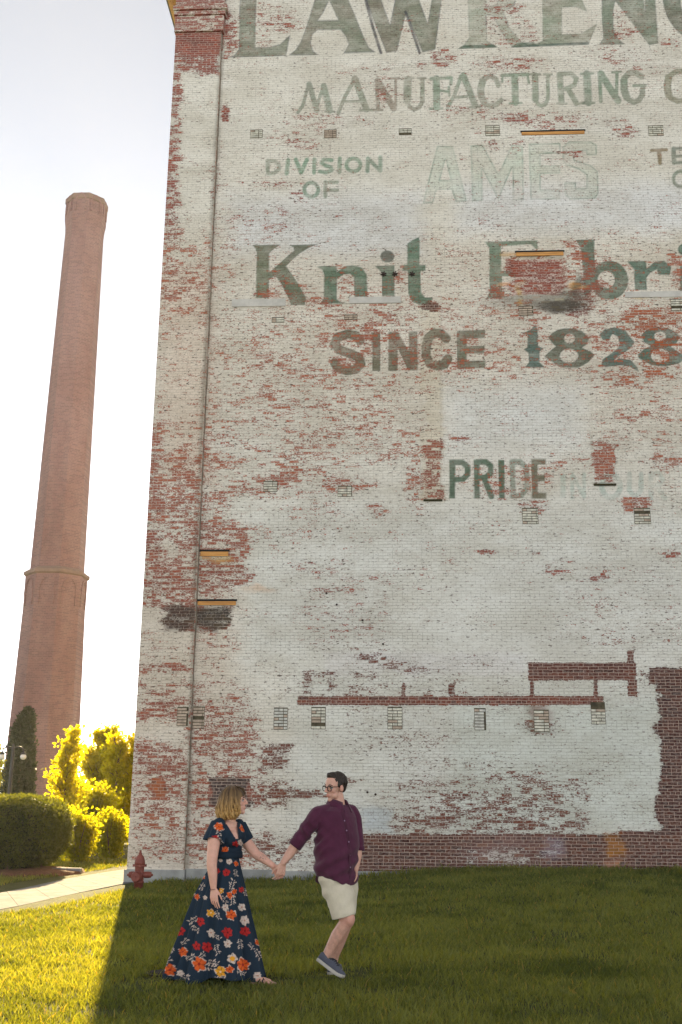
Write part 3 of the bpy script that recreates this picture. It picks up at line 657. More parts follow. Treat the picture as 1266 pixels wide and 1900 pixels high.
X, Y = np.meshgrid(xs, ys); Zt = terrain(X, Y) - np.where((X < -900) , 0, 0)
Zt = np.where((np.abs(X) > 30) | (Y > 33) | (Y < -10), -.05, Zt)
i = np.arange(len(ys)-1)[:, None]*len(xs) + np.arange(len(xs)-1)[None]
tag(bigmesh('ground', np.stack([X.ravel(), Y.ravel(), Zt.ravel()], 1), np.stack([i, i+1, i+len(xs)+1, i+len(xs)], -1).reshape(-1, 4), 4, M_soil, smooth=True), kind='structure')

# concrete path: near and far edges from the photo, carried on in both directions
pn = [gnd(*q)[:2] for q in ((0,1691),(110,1665),(228,1641))]; pf = [gnd(*q)[:2] for q in ((0,1660),(60,1645),(140,1628),(230,1614))]
d0 = (pn[1]-pn[0])/np.linalg.norm(pn[1]-pn[0]); d1 = (pn[2]-pn[1])/np.linalg.norm(pn[2]-pn[1])
NEAR = [pn[0]-d0*9+np.array([-3.0, -.6])] + pn + [pn[2]+d1*4, pn[2]+d1*18]
FAR = [pf[0]-d0*9+np.array([-3.0, -.6])] + pf + [pf[3]+d1*3, pf[3]+d1*16]
def resample(pts, n):
    pts = np.array(pts); s = np.r_[0, np.cumsum(np.linalg.norm(np.diff(pts, axis=0), axis=1))]; q = np.linspace(0, s[-1], n)
    return np.stack([np.interp(q, s, pts[:, 0]), np.interp(q, s, pts[:, 1])], 1)
NP = 61
A_, B_ = resample(NEAR, NP), resample(FAR, NP)
for _ in range(3):
    A_[1:-1] = (A_[:-2]+2*A_[1:-1]+A_[2:])/4; B_[1:-1] = (B_[:-2]+2*B_[1:-1]+B_[2:])/4
def conc():
    m, nt, b, out = newmat('pavement_concrete'); g = NT(nt); o = g.obj()
    n = g.noise(o, 3, 5, .65); n2 = g.noise(o, 90, 2, .6)
    c = g.mix(g.range(n, .3, .7), (.18, .178, .18, 1), (.27, .268, .27, 1)); c = g.mix(g.math('MULTIPLY', g.range(n2, .45, .7), .35), c, (.16, .15, .13, 1))
    g.set(b.inputs['Base Color'], c); b.inputs['Roughness'].default_value = .95; b.inputs['Specular IOR Level'].default_value = .05; g.set(b.inputs['Normal'], g.bump(n2, .3, .005)); return m
b_ = MB()
for k in range(0, NP-1):
    zt = .012 + terrain((A_[k][0]+B_[k][0])/2, (A_[k][1]+B_[k][1])/2)*0
    gap = .012 if k % 2 == 0 else 0.0
    t = gap/np.linalg.norm(A_[k+1]-A_[k])
    a0, b0 = A_[k]*(1-t)+A_[k+1]*t, B_[k]*(1-t)+B_[k+1]*t; a1, b1 = A_[k+1], B_[k+1]
    V = [(*a0, zt), (*a1, zt), (*b1, zt), (*b0, zt), (*a0, -.1), (*a1, -.1), (*b1, -.1), (*b0, -.1)]
    b_.add(V, [(0, 1, 2, 3), (0, 4, 5, 1), (1, 5, 6, 2), (2, 6, 7, 3), (3, 7, 4, 0)])
tag(b_.build('path', conc()), kind='structure')
PATHC = (A_+B_)/2; PATHW = np.linalg.norm(A_-B_, axis=1)/2
def on_path(x, y, pad=0.0):
    x = np.asarray(x); d = np.full(x.shape, 1e9)
    for k in range(NP-1):
        a, b2 = PATHC[k], PATHC[k+1]; dx, dy = b2-a
        t = np.clip(((x-a[0])*dx+(y-a[1])*dy)/(dx*dx+dy*dy), 0, 1); q = np.hypot(x-a[0]-t*dx, y-a[1]-t*dy) - (PATHW[k]*(1-t)+PATHW[k+1]*t)*.97
        d = np.minimum(d, q)
    return d < pad

# mulch bed round the hedge
def mulch():
    m, nt, b, out = newmat('bark_mulch'); g = NT(nt); o = g.obj(); n = g.noise(g.map(o, (20, 45, 20)), 1.0, 4, .7)
    g.set(b.inputs['Base Color'], g.mix(g.range(n, .35, .65), (.07, .03, .016, 1), (.22, .10, .05, 1))); b.inputs['Roughness'].default_value = .95
    g.set(b.inputs['Normal'], g.bump(n, 1.0, .04)); return m
HC = gnd(52, 1625); HC = np.array([HC[0], HC[1]+1.2])
hx, hy = gnd(128, 1600)[0], 0
bed = []
bc_ = at_depth(30, 1480, 22.2)[:2] - np.array([.75, .15]); HBX = 1.35
for q in np.linspace(0, 2*math.pi, 40, endpoint=False):
    rx, ry = HBX+.12, 1.45
    bed.append((bc_[0]+.75+rx*math.cos(q)*(1+.03*math.sin(5*q)), bc_[1]+ry*math.sin(q)*(1+.05*math.sin(3*q))))
def in_bed(x, y): return ((x-bc_[0]-.75)/(HBX+.08))**2 + ((y-bc_[1])/1.4)**2 < 1
b_ = MB(); rings = []
for s_, zz in ((1.0, -.02), (.97, .05), (.6, .10), (.05, .11)):
    rings.append([(bc_[0]+.75+(x-bc_[0]-.75)*s_, bc_[1]+(y-bc_[1])*s_, zz+.02*math.sin(37*x+11*y)) for x, y in bed])
b_.loft(rings, cap=False)
tag(b_.build('mulch_bed', mulch(), smooth=True), kind='structure')

# ------------------------------------------------------------------ lawn grass: individual blades merged as one mesh
def blade_mat(name, dark, light, dry, trans=.35):
    m, nt, b, out = newmat(name); g = NT(nt)
    t = g.attr('tone').outputs['Fac']
    c = g.mix(g.range(t, 0, .75, smooth=False), rgba(dark), rgba(light)); c = g.mix(g.range(t, .9, .98), c, rgba(dry))
    g.set(b.inputs['Base Color'], c); b.inputs['Roughness'].default_value = .65; b.inputs['Specular IOR Level'].default_value = .1
    tr = g.n('ShaderNodeBsdfTranslucent'); g.set(tr.inputs[0], g.mix(1.0, c, (1.95, 1.5, .13, 1), 'MULTIPLY'))
    mx = g.n('ShaderNodeMixShader'); mx.inputs[0].default_value = trans
    nt.links.new(b.outputs[0], mx.inputs[1]); nt.links.new(tr.outputs[0], mx.inputs[2]); nt.links.new(mx.outputs[0], out.inputs[0]); return m
M_grass = blade_mat('grass_blades', (.088, .122, .052), (.226, .266, .112), (.34, .27, .12), .55)
def make_grass():
    r = np.random.RandomState(3); xs_, ys_ = [], []
    for (y0, y1, dens) in ((5.6, 8, 3400), (8, 10.5, 2600), (10.5, 13.5, 1900), (13.5, 17, 1300), (17, 21.5, 1000), (21.5, 27, 500)):
        xl, xr = -.36*y1-1.0, .36*y1+.8
        n = int(dens*(y1-y0)*(xr-xl)); xs_.append(r.uniform(xl, xr, n)); ys_.append(r.uniform(y0, y1, n))
        for a, b in ((xl-3.5, xl), (xr, xr+4.0)):                       # thinner beyond the frame
            n = int(.45*dens*(y1-y0)*(b-a)); xs_.append(r.uniform(a, b, n)); ys_.append(r.uniform(y0, y1, n))
    x = np.concatenate(xs_); y = np.concatenate(ys_)
    w = (x-P0[0])*DW[0] + (y-P0[1])*DW[1]; u = (x-P0[0])*DU[0] + (y-P0[1])*DU[1]
    keep = ~on_path(x, y, .015) & ~in_bed(x, y) & ~((u > -.05) & (w > -.055 + .1*(u > 1.15)))
    cl = fbm(x*1.1, y*1.1, 4, 4); bare = fbm(x*2.6+5, y*2.6, 8, 3)
    keep &= r.rand(len(x)) < np.clip(1.25 - 1.6*np.clip(bare-.56, 0, 1)*3, .25, 1)
    # worn soil close to the wall in the middle
    keep &= ~((np.abs(u-4.0) < 1.1) & (w > -1.1) & (r.rand(len(x)) < .55))
    man = np.hypot((x-MH[0])/.15, (y-MH[1])/.15) < 1
    keep &= ~man
    x, y, w, u, cl = x[keep], y[keep], w[keep], u[keep], cl[keep]
    n = len(x); z = terrain(x, y)
    h = (.042 + .042*r.rand(n)**1.5)*(.65+.8*cl)*np.where(np.min([np.hypot((x-q[0])/.30, (y-q[1])/.22) for q in FEET], axis=0) < 1, .30, 1.0)*np.where((np.abs(w+.2) < .25+.25*fbm(u*1.5, u*0+3, 7)) & (u > 0), .9+1.3*fbm(u*2.2, w*3, 9), 1.0)
    tuft = r.rand(n) < .03; h[tuft] *= 1.5
    wd2 = (.0028 + .0022*r.rand(n))*np.clip(y/9, .9, 2.2)
    ang = r.rand(n)*2*math.pi; lean = h*(.25+.75*r.rand(n)); la = r.rand(n)*2*math.pi + 0.0
    ex, ey = np.cos(ang)*wd2, np.sin(ang)*wd2; lx, ly = np.cos(la)*lean, np.sin(la)*lean
    base = np.stack([x, y, z-.01], 1)
    mid = base + np.stack([lx*.35, ly*.35, h*.62], 1); tip = base + np.stack([lx, ly, h], 1); e = np.stack([ex, ey, np.zeros(n)], 1)
    V = np.stack([base-e, base+e, mid+e*.8, mid-e*.8, tip], 1).reshape(-1, 3)
    k = np.arange(n)[:, None]*5
    tri = np.concatenate([k+np.array([0, 1, 2]), k+np.array([0, 2, 3]), k+np.array([3, 2, 4])], 1).reshape(-1, 3)
    o = bigmesh('lawn_grass', V, tri, 3, M_grass)
    patch = fbm(x*.5+2, y*.5, 14, 3)
    pt2 = fbm(x*1.7+7, y*2.6, 17, 3); tone = np.clip(.10 + .68*r.rand(n) + .8*(cl-.5) + .7*(patch-.5) - 2.2*np.clip(pt2-.58, 0, 1), 0, .85); tone[r.rand(n) < .02] = 1
    fattr(o.data, 'tone', np.repeat(tone, 5)); tag(o, kind='stuff'); return o
MH = gnd(301, 1808)
FEET = [gnd(*q) for q in ((490,1822),(615,1815),(632,1811),(312,1822),(470,1822))]
make_grass()
# iron lid lying in the lawn
mh = empty('manhole_cover', MH, 0, 'dark round iron lid set flat in the lawn behind the long dress', 'manhole cover')
zt = float(terrain(MH[0], MH[1]))
M_lid = simple('cast_iron', lin(70, 62, 56), .75, .25, 30, bump=.4)
MB().lathe([(.0, zt-.03), (.15, zt-.03), (.15, zt+.012), (.132, zt+.016), (.13, zt+.008)], 40).build('rim', M_lid, mh)
b_ = MB().lathe([(.13, zt-.02), (.127, zt+.012), (.0, zt+.014)], 40)
for k in range(-4, 5):
    l = math.sqrt(max(.0, .115**2-(k*.027)**2)); b_.box(-l, l, k*.027-.006, k*.027+.006, zt+.010, zt+.020)
b_.build('lid', M_lid, mh)

# ------------------------------------------------------------------ brick chimney, octagonal, two stages
def chimney_mat():
    m, nt, b, out = newmat('chimney_brick'); g = NT(nt); o = g.obj()
    n = g.noise(g.map(o, (.5, .5, .16)), 1.0, 5, .6); n2 = g.noise(g.map(o, (3, 3, 12)), 1.0, 3, .6)
    sx = g.n('ShaderNodeSeparateXYZ'); g.set(sx.inputs[0], o)
    br = g.n('ShaderNodeTexBrick', squash=.5, squash_frequency=6); cb = g.n('ShaderNodeCombineXYZ'); g.set(cb.inputs[0], sx.outputs[0]); g.set(cb.inputs[1], sx.outputs[2]); g.set(br.inputs['Vector'], cb.outputs[0])
    br.inputs['Scale'].default_value = 1; br.inputs['Brick Width'].default_value = .3; br.inputs['Row Height'].default_value = .1; br.inputs['Mortar Size'].default_value = .012
    br.inputs['Color1'].default_value = (.8, .8, .8, 1); br.inputs['Color2'].default_value = (1.15, 1.1, 1.05, 1); br.inputs['Mortar'].default_value = (1.25, 1.3, 1.3, 1)
    c = g.mix(g.range(n, .3, .7), rgba(lin(146, 106, 102, .68)), rgba(lin(168, 132, 128, .68)))
    c = g.mix(g.range(n2, .5, .8, 0, .6), c, rgba(lin(138, 110, 102, .8)))
    g.set(b.inputs['Base Color'], g.mix(1.0, c, br.outputs[0], 'MULTIPLY')); b.inputs['Roughness'].default_value = .9; return m
M_ch = chimney_mat(); M_cap = simple('chimney_cap_stone', lin(150, 124, 110, .8), .9, .15, 1.5)
CD = 62.0
cbase = at_depth(72, 1490, CD); CX, CY = float(cbase[0]), float(cbase[1])
chim = empty('brick_chimney', (CX, CY, 0), 0, 'tall tapering eight-sided red brick chimney stack behind the trees', 'chimney')
ROT = math.radians(-90 + 4) - math.atan2(-CX, CY)*0 + math.atan2(CX, CY)*-1
def zcol(y):
    """height on the chimney axis seen at photo row y"""
    lo, hi = 0.0, 90.0
    for _ in range(50):
        m_ = (lo+hi)/2
        if proj((CX, CY, m_))[1] > y: lo = m_
        else: hi = m_
    return lo
def rad(y, wpx):
    z = zcol(y); p = np.array([CX, CY, z]) - EYE; return wpx/2*(p@FWD)/FPX
def oct_ring(r, z): return [(r*math.cos(ROT+k*math.pi/4), r*math.sin(ROT+k*math.pi/4), z) for k in range(8)]
zb_, rb_ = zcol(1331), rad(1331, 126)
zt_, rt_ = zcol(1116), rad(1116, 111)
sl = (rt_-rb_)/(zt_-zb_)
MB().loft([oct_ring(rb_-sl*zb_, -.3), oct_ring(rt_, zt_)]).build('lower_shaft', M_ch, chim)
zl = zcol(1066); rl = rad(1066, 112)
b_ = MB().loft([oct_ring(rt_, zt_), oct_ring(rt_+.05, zt_+.4), oct_ring(rl, zl-1.2), oct_ring(rl, zl-.25)])
def arches(b_, r0, z0, r1, z1, zspring, half, rise, th=.06, wid=.10):
    for k in range(8):
        a0, a1 = ROT+k*math.pi/4, ROT+(k+1)*math.pi/4; am = (a0+a1)/2
        nrm = np.array([math.cos(am), math.sin(am), 0]); tg = np.array([-math.sin(am), math.cos(am), 0]); ap = math.cos(math.pi/8)
        def pt(s_, z, out): 
            t = (z-z0)/(z1-z0); r = (r0*(1-t)+r1*t)*ap
            return nrm*(r+out) + tg*s_ + np.array([0, 0, z])
        path = [(-half, zspring-rise*1.1)] + [(-half*math.cos(q), zspring+rise*math.sin(q)) for q in np.linspace(0, math.pi, 11)] + [(half, zspring-rise*1.1)]
        rings = []
        for j, (s_, z) in enumerate(path):
            c = np.array([0, zspring-.0]); dv = np.array([s_, z-zspring]); 
            if j in (0, len(path)-1): dv = np.array([np.sign(s_), 0])
            dv = dv/np.linalg.norm(dv)
            so, zo = s_+dv[0]*wid, z+dv[1]*wid
            rings.append([pt(s_, z, -.02), pt(s_, z, th), pt(so, zo, th), pt(so, zo, -.02)])
        b_.loft(rings)
arches(b_, rl, zl-1.2, rl, zl-.25, zl-1.25, rl*.22, .75)
b_.build('arcaded_band', M_ch, chim)
MB().loft([oct_ring(rl, zl-.25), oct_ring(rl+.12, zl-.18), oct_ring(rl+.12, zl), oct_ring(rad(1058, 97)*.98, zl+.25)]).build('stone_ledge', M_cap, chim)
zu0, ru0 = zcol(1040), rad(1040, 97); zu1, ru1 = zcol(440), rad(440, 69.5)
su = (ru1-ru0)/(zu1-zu0)
MB().loft([oct_ring(ru0-su*(zu0-zl), zl-.1), oct_ring(ru1, zu1)]).build('upper_shaft', M_ch, chim)
zh0, zh1 = zcol(416), zcol(387); rh = rad(398, 74.5)
b_ = MB().loft([oct_ring(ru1, zu1), oct_ring(ru1+.03, zu1+.5), oct_ring(rh, zh0), oct_ring(rh, zh1)])
arches(b_, rh, zh0, rh, zh1, (zh0+zh1)/2+.35, rh*.20, .55, .07, .10)
b_.build('crown', M_ch, chim)
MB().loft([oct_ring(rh, zh1), oct_ring(rh+.06, zh1+.05), oct_ring(rh+.06, zh1+.4), oct_ring(rh-.35, zh1+.55)]).build('cap', M_cap, chim)

# ------------------------------------------------------------------ vegetation
def leaf_mat(name, dark, light, trans, tcol=(1.9, 1.6, .7)):
    m, nt, b, out = newmat(name); g = NT(nt)
    t = g.attr('tone').outputs['Fac']
    c = g.mix(t, rgba(dark), rgba(light))
    g.set(b.inputs['Base Color'], c); b.inputs['Roughness'].default_value = .55; b.inputs['Specular IOR Level'].default_value = .3
    tr = g.n('ShaderNodeBsdfTranslucent'); g.set(tr.inputs[0], g.mix(1.0, c, (*tcol, 1), 'MULTIPLY'))
    mx = g.n('ShaderNodeMixShader'); mx.inputs[0].default_value = trans
    nt.links.new(b.outputs[0], mx.inputs[1]); nt.links.new(tr.outputs[0], mx.inputs[2]); nt.links.new(mx.outputs[0], out.inputs[0]); return m
M_leaf = leaf_mat('spring_leaves', (.34, .37, .018), (.47, .50, .028), .84, (1.8, 1.5, .32))
M_shrub = leaf_mat('shrub_leaves', (.26, .30, .016), (.40, .43, .026), .82, (1.75, 1.45, .32))
M_conifer = leaf_mat('conifer_foliage', (.020, .032, .014), (.056, .072, .028), .12)
M_hedge = leaf_mat('yew_foliage', (.028, .044, .012), (.088, .106, .026), .42, (3.2, 2.6, .5))
M_bark = simple('bark', lin(104, 84, 62), .95, .3, 12, bump=.6)
def leaves(name, c, size, mat, parent, seed, up=.4, aspect=.55, tone=None):
    r = np.random.RandomState(seed); n = len(c)
    d = r.normal(size=(n, 3)); d[:, 2] += up; d /= np.linalg.norm(d, axis=1)[:, None]
    a = r.normal(size=(n, 3)); e = np.cross(d, a); e /= np.linalg.norm(e, axis=1)[:, None]+1e-9
    s_ = (size*(.6+.8*r.rand(n)))[:, None]; f = np.cross(e, d)
    V = np.stack([c, c+d*s_*.5+e*s_*aspect*.5+f*s_*.08, c+d*s_, c+d*s_*.5-e*s_*aspect*.5+f*s_*.08], 1).reshape(-1, 3)
    k = np.arange(n)[:, None]*4
    o = bigmesh(name, V, k+np.array([0, 1, 2, 3]), 4, mat, parent)
    t = r.rand(n) if tone is None else np.clip(tone+.35*(r.rand(n)-.5), 0, 1)
    fattr(o.data, 'tone', np.repeat(t, 4)); return o
def branch_tree(name, base, height, crown_r, crown_lo, nleaf, leaf, seed, label, mat, lean=0, upright=.6, group=None, nb=26, trunk_r=.06, stems=1):
    r = np.random.RandomState(seed)
    root = empty(name, base, 0, label, 'tree', group)
    tb = MB(); pts = []
    for s_ in range(stems):
        ox = 0 if stems == 1 else r.uniform(-.25, .25)*crown_r
        ph = r.rand()*6
        tr = [np.array([ox*(.3+1.4*t)+lean*t*height + .03*height*math.sin(3*t*2+ph)*t, .03*height*math.cos(4*t+ph)*t + (0 if stems == 1 else r.uniform(-.1, .1)*crown_r*t), height*.96*t-.1*(t == 0)]) for t in np.linspace(0, 1, 9)]
        tb.tube(tr, [trunk_r*(1-.85*t)+.006 for t in np.linspace(0, 1, 9)], 7)
        tr = np.array(tr)
        for k in range(nb//stems):
            t = crown_lo + (1-crown_lo)*((k+.5)/(nb//stems))**.9; p = np.array([np.interp(t, np.linspace(0, 1, 9), tr[:, j]) for j in range(3)])
            prof = crown_r*(1.15 - .95*((t-crown_lo)/(1-crown_lo))**1.3)*r.uniform(.55, 1.15)
            a = k*2.4 + r.uniform(-.4, .4); L_ = max(prof, .15)
            q = [p]; 
            for j in range(1, 6):
                s2 = j/5; q.append(p + np.array([math.cos(a)*L_*s2, math.sin(a)*L_*s2, upright*L_*s2**1.2 - .12*L_*s2**3 + r.normal()*.02]) + r.normal(size=3)*.03*L_)
            tb.tube(q, [max(.004, trunk_r*.38*(1-t)*(1-s2)+.004) for s2 in np.linspace(0, 1, 6)], 5)
            q = np.array(q)
            m_ = int(nleaf*L_/crown_r/nb*1.5)
            s2 = r.uniform(.2, 1.08, m_); c = np.stack([np.interp(s2, np.linspace(0, 1, 6), q[:, j]) for j in range(3)], 1)
            cl = r.normal(size=(9, 3))*L_*.26; c += cl[r.randint(0, 9, m_)]*s2[:, None] + r.normal(size=(m_, 3))*(.045*crown_r+.03)
            pts.append(c)
    tb.build('trunk', M_bark, root, True)
    c = np.vstack(pts); c[:, 2] = np.maximum(c[:, 2], .05)
    c[:, 1] *= .4; leaves('crown', c, leaf, mat, root, seed+1); return root
def tree_at(name, px, ybase_depth, ytop, crown_px, *a, **k):
    b0 = at_depth(px, 1480, ybase_depth); top = at_depth(px, ytop, ybase_depth)
    h = float(top[2]) + .1; s_ = (np.array([*b0])-EYE)@FWD/FPX
    return branch_tree(name, (float(b0[0]), float(b0[1]), -.08), h, crown_px*s_, *a, **k)
# young spindly tree in front of the others
tree_at('young_tree', 124, 31, 1352, 38, .14, 5200, .12, 5, 'slender young tree with yellow-green leaves in front of the chimney base', M_leaf, upright=1.1, nb=22, trunk_r=.045, lean=.0)
tree_at('leafy_tree', 176, 37, 1350, 62, .03, 17000, .135, 8, 'bushy yellow-green tree second from the brick wall, full to the ground', M_leaf, upright=.7, nb=44, trunk_r=.10, stems=3, group='backlit trees beyond the path')
tree_at('leafy_tree', 226, 35, 1362, 48, .03, 15000, .13, 12, 'yellow-green tree half hidden by the corner of the brick wall', M_leaf, upright=.7, nb=40, trunk_r=.09, stems=3, group='backlit trees beyond the path')
tree_at('leafy_tree', -22, 46, 1338, 40, .06, 14000, .15, 21, 'bright yellow-green tree cut off by the left edge of the photo', M_leaf, upright=.8, nb=36, trunk_r=.1, stems=2, group='backlit trees beyond the path')
# understory shrubs
def shrub(px, y, wpx, hpx, depth, n, leaf, seed, label, mat=None, name='shrub', cat='shrub', group=None):
    r = np.random.RandomState(seed); b0 = at_depth(px, 1480, depth); s_ = (b0-EYE)@FWD/FPX
    root = empty(name, (float(b0[0]), float(b0[1]), -.06), 0, label, cat, group)
    w, h = wpx*s_, hpx*s_; st = MB(); cs = []
    for k in range(14):
        a = r.rand()*6.28; q = np.array([math.cos(a)*w*.42*r.uniform(.3, 1), math.sin(a)*w*.42*r.uniform(.3, 1), h*r.uniform(.55, 1.0)])
        pts = [q*np.array([t, t, t**.8])+np.array([0, 0, -.05])+r.normal(size=3)*.01 for t in np.linspace(0, 1, 5)]
        st.tube(pts, [.018*(1-t)+.004 for t in np.linspace(0, 1, 5)], 5)
        t = r.uniform(.1, 1.0, n//14)[:, None]; cs.append(q*np.hstack([t, t, t**.8]) + r.normal(size=(n//14, 3))*w*.11)
    st.build('stems', M_bark, root); c = np.vstack(cs); c[:, 2] = np.clip(c[:, 2], .03, h*1.08); c[:, 1] *= .45
    leaves('foliage', c, leaf, mat or M_shrub, root, seed+3); return root
shrub(150, 1600, 84, 92, 25.6, 6500, .085, 31, 'low yellow-green shrub beside the round hedge, at the far edge of the path', group='low shrubs along the path')
shrub(210, 1600, 76, 84, 27.5, 6000, .09, 37, 'low yellow-green shrub next to the corner of the brick wall', group='low shrubs along the path')
shrub(180, 1600, 80, 130, 30, 7000, .11, 41, 'taller yellow-green shrub between the two low shrubs, set further back', group='low shrubs along the path')
shrub(112, 1600, 60, 100, 28, 5000, .10, 43, 'yellow-green shrub showing just behind the right side of the round hedge', group='low shrubs along the path')

# columnar conifer in front of the chimney
b0 = at_depth(33, 1480, 40); s_ = (b0-EYE)@FWD/FPX; r = np.random.RandomState(9)
con = empty('conifer', (float(b0[0]), float(b0[1]), -.1), 0, 'dark narrow conifer standing in front of the chimney', 'tree')
hC = float(at_depth(33, 1318, 40)[2])+.1; n = 15000
t = r.rand(n)**.85
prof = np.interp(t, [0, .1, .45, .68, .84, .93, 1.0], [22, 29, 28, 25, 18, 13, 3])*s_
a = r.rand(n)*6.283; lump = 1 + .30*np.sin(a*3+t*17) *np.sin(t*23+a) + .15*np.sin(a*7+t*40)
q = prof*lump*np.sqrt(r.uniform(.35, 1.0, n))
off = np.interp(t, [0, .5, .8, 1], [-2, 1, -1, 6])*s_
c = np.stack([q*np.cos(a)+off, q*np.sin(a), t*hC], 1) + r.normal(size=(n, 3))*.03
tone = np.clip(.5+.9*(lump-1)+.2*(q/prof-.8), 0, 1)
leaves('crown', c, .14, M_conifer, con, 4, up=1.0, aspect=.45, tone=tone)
MB().tube([(0, 0, -.1), (0, 0, hC*.9)], [.09, .01], 7).build('trunk', M_bark, con)

# clipped round hedge
hcx = at_depth(30, 1480, 22.2); s_ = (hcx-EYE)@FWD/FPX
hed = empty('hedge', (float(hcx[0]), float(hcx[1]), 0.0), 0, 'dark clipped rounded hedge beside the path, lit along its top', 'hedge')
rxH, hH, ryH = 100*s_, float(at_depth(38, 1477, 22.2)[2]), 1.15
r = np.random.RandomState(5); n = 52000
def hedge_pts(n, shell):
    th = r.rand(n)*6.283; ph = np.arccos(r.uniform(-1, 1, n)); k = 3.4
    d = np.stack([np.sin(ph)*np.cos(th), np.sin(ph)*np.sin(th), np.cos(ph)], 1)
    q = (np.abs(d)**k).sum(1)**(-1/k)
    lum = 1 + .16*(mnz(d*4.0)-.5) + .08*(mnz(d*11)-.5)
    return d*q[:, None]*lum[:, None]*r.uniform(shell, 1.0, n)[:, None], d, lum
def mnz(P): return .34*(vn(P[:, 0]*1.3+P[:, 2], P[:, 1]*1.3, 3)+vn(P[:, 1]+P[:, 2]*1.2, P[:, 0]*.9, 5)+vn(P[:, 2]*1.4, P[:, 0]+P[:, 1], 6))
pp, d, lum = hedge_pts(n, .86)
c = np.stack([pp[:, 0]*rxH, pp[:, 1]*ryH, .06 + (pp[:, 2]*.5+.5)*(hH-.06)], 1)
tapr = 1 - .22*np.clip((.42*hH-c[:, 2])/(.42*hH), 0, 1)**1.3; c[:, 0] *= tapr; c[:, 1] *= tapr
c = c[(c[:, 2] > .08)]; 
tone = np.clip(.5+.6*(mnz(c*6)-.5)*2, 0, 1)
leaves('foliage', c, .055, M_hedge, hed, 6, up=.5, aspect=.35, tone=tone)
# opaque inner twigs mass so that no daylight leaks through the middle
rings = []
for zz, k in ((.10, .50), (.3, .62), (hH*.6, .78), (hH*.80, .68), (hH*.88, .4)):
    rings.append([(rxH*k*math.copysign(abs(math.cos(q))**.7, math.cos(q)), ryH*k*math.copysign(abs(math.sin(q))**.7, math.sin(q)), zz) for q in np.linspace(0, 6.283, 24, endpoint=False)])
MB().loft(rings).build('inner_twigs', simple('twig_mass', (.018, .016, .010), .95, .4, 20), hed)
b_ = MB(); rr = random.Random(3)
for k in range(30):
    a = rr.random()*6.28; x, y = .55*rxH*math.cos(a)*rr.uniform(.5, 1.3), .55*ryH*math.sin(a)*rr.uniform(.5, 1.3)
    b_.tube([(x*.8, y*.8, -.05), (x, y, .3), (x*1.25, y*1.2, .6)], [.022, .016, .008], 5)
b_.build('stems', M_bark, hed)

# low stone kerb behind the hedge
k0, k1 = gnd(92, 1621), gnd(131, 1619)
kb = empty('stone_kerb', (k0[0], k0[1]+.1, 0), 0, 'low grey stone kerb at the foot of the shrubs behind the hedge', 'kerb')
M_k = simple('kerb_stone', (.20, .20, .22), .9, .2, 3)
for k in range(2):
    MB().box(k*.3, k*.3+.29, 0, .14, -.1, .10, bev=.012).build('stone', M_k, kb)

# ------------------------------------------------------------------ fire hydrant
hb = gnd(257, 1651); hyd = empty('fire_hydrant', (hb[0], hb[1], 0), 0, 'weathered red fire hydrant standing by the corner of the brick wall', 'fire hydrant')
def hyd_mat():
    m, nt, b, out = newmat('hydrant_paint'); g = NT(nt); o = g.obj(); n = g.noise(o, 9, 5, .65); n2 = g.noise(o, 60, 2)
    c = g.mix(g.range(n, .35, .7), rgba(lin(116, 56, 44)), rgba(lin(140, 76, 62))); c = g.mix(g.range(n2, .62, .7, 0, .7), c, rgba(lin(96, 50, 40)))
    g.set(b.inputs['Base Color'], c); b.inputs['Roughness'].default_value = .6; g.set(b.inputs['Normal'], g.bump(n2, .2, .004)); return m
MHY = hyd_mat()
hs_ = float((at_depth(257, 1577, hb[1])[2] - at_depth(257, 1651, hb[1])[2]))/.80
def L_(p): return [(r*hs_*.92, z*hs_) for r, z in p]
ztr = float(terrain(hb[0], hb[1]))
MB().lathe([(0, ztr-.1)]+L_([(.105, -.02), (.105, .14), (.122, .142), (.122, .165), (.105, .17), (.105, .47), (.112, .48)]), 28).build('barrel', MHY, hyd, True)
MB().lathe(L_([(.105, .47), (.15, .475), (.15, .50), (.128, .505)]), 28).build('flange', MHY, hyd)
MB().lathe(L_([(.125, .50), (.118, .56), (.10, .63), (.07, .685), (.045, .70), (.0, .705)]), 28).build('bonnet', MHY, hyd, True)
b_ = MB()
b_.lathe(L_([(.0, .695), (.045, .70), (.042, .735), (.028, .745), (.026, .795), (.0, .80)]), 5); b_.build('operating_nut', MHY, hyd)
def nozzle(ang, r, l, z, cap, name):
    R = Matrix.Rotation(ang, 3, 'Z') @ Matrix.Rotation(math.radians(90), 3, 'Y')
    o_ = Vector((0, 0, z*hs_)); b_ = MB()
    b_.lathe([(r*.8, .05), (r*.8, .105*hs_+.0), (r*1.0, .11*hs_), (r*1.0, l*.8), (r*.85, l), (0, l+.004)], 20, ax=(R, o_))
    b_.lathe([(.0, l), (.022, l), (.020, l+.03), (0, l+.03)], 5, ax=(R, o_)); b_.build(name, MHY, hyd)
nozzle(math.radians(-100), .085, .19, .27, 1, 'pumper_nozzle'); nozzle(math.radians(0), .052, .20, .30, 1, 'hose_nozzle'); nozzle(math.radians(180), .052, .17, .30, 1, 'hose_nozzle')
for k in range(8):
    a = k*math.pi/4+.2; MB().lathe([(0, .46*hs_), (.012, .46*hs_), (.012, .515*hs_), (0, .515*hs_)], 6, c=(.132*hs_*math.cos(a), .132*hs_*math.sin(a))).build('flange_bolt', MHY, hyd)

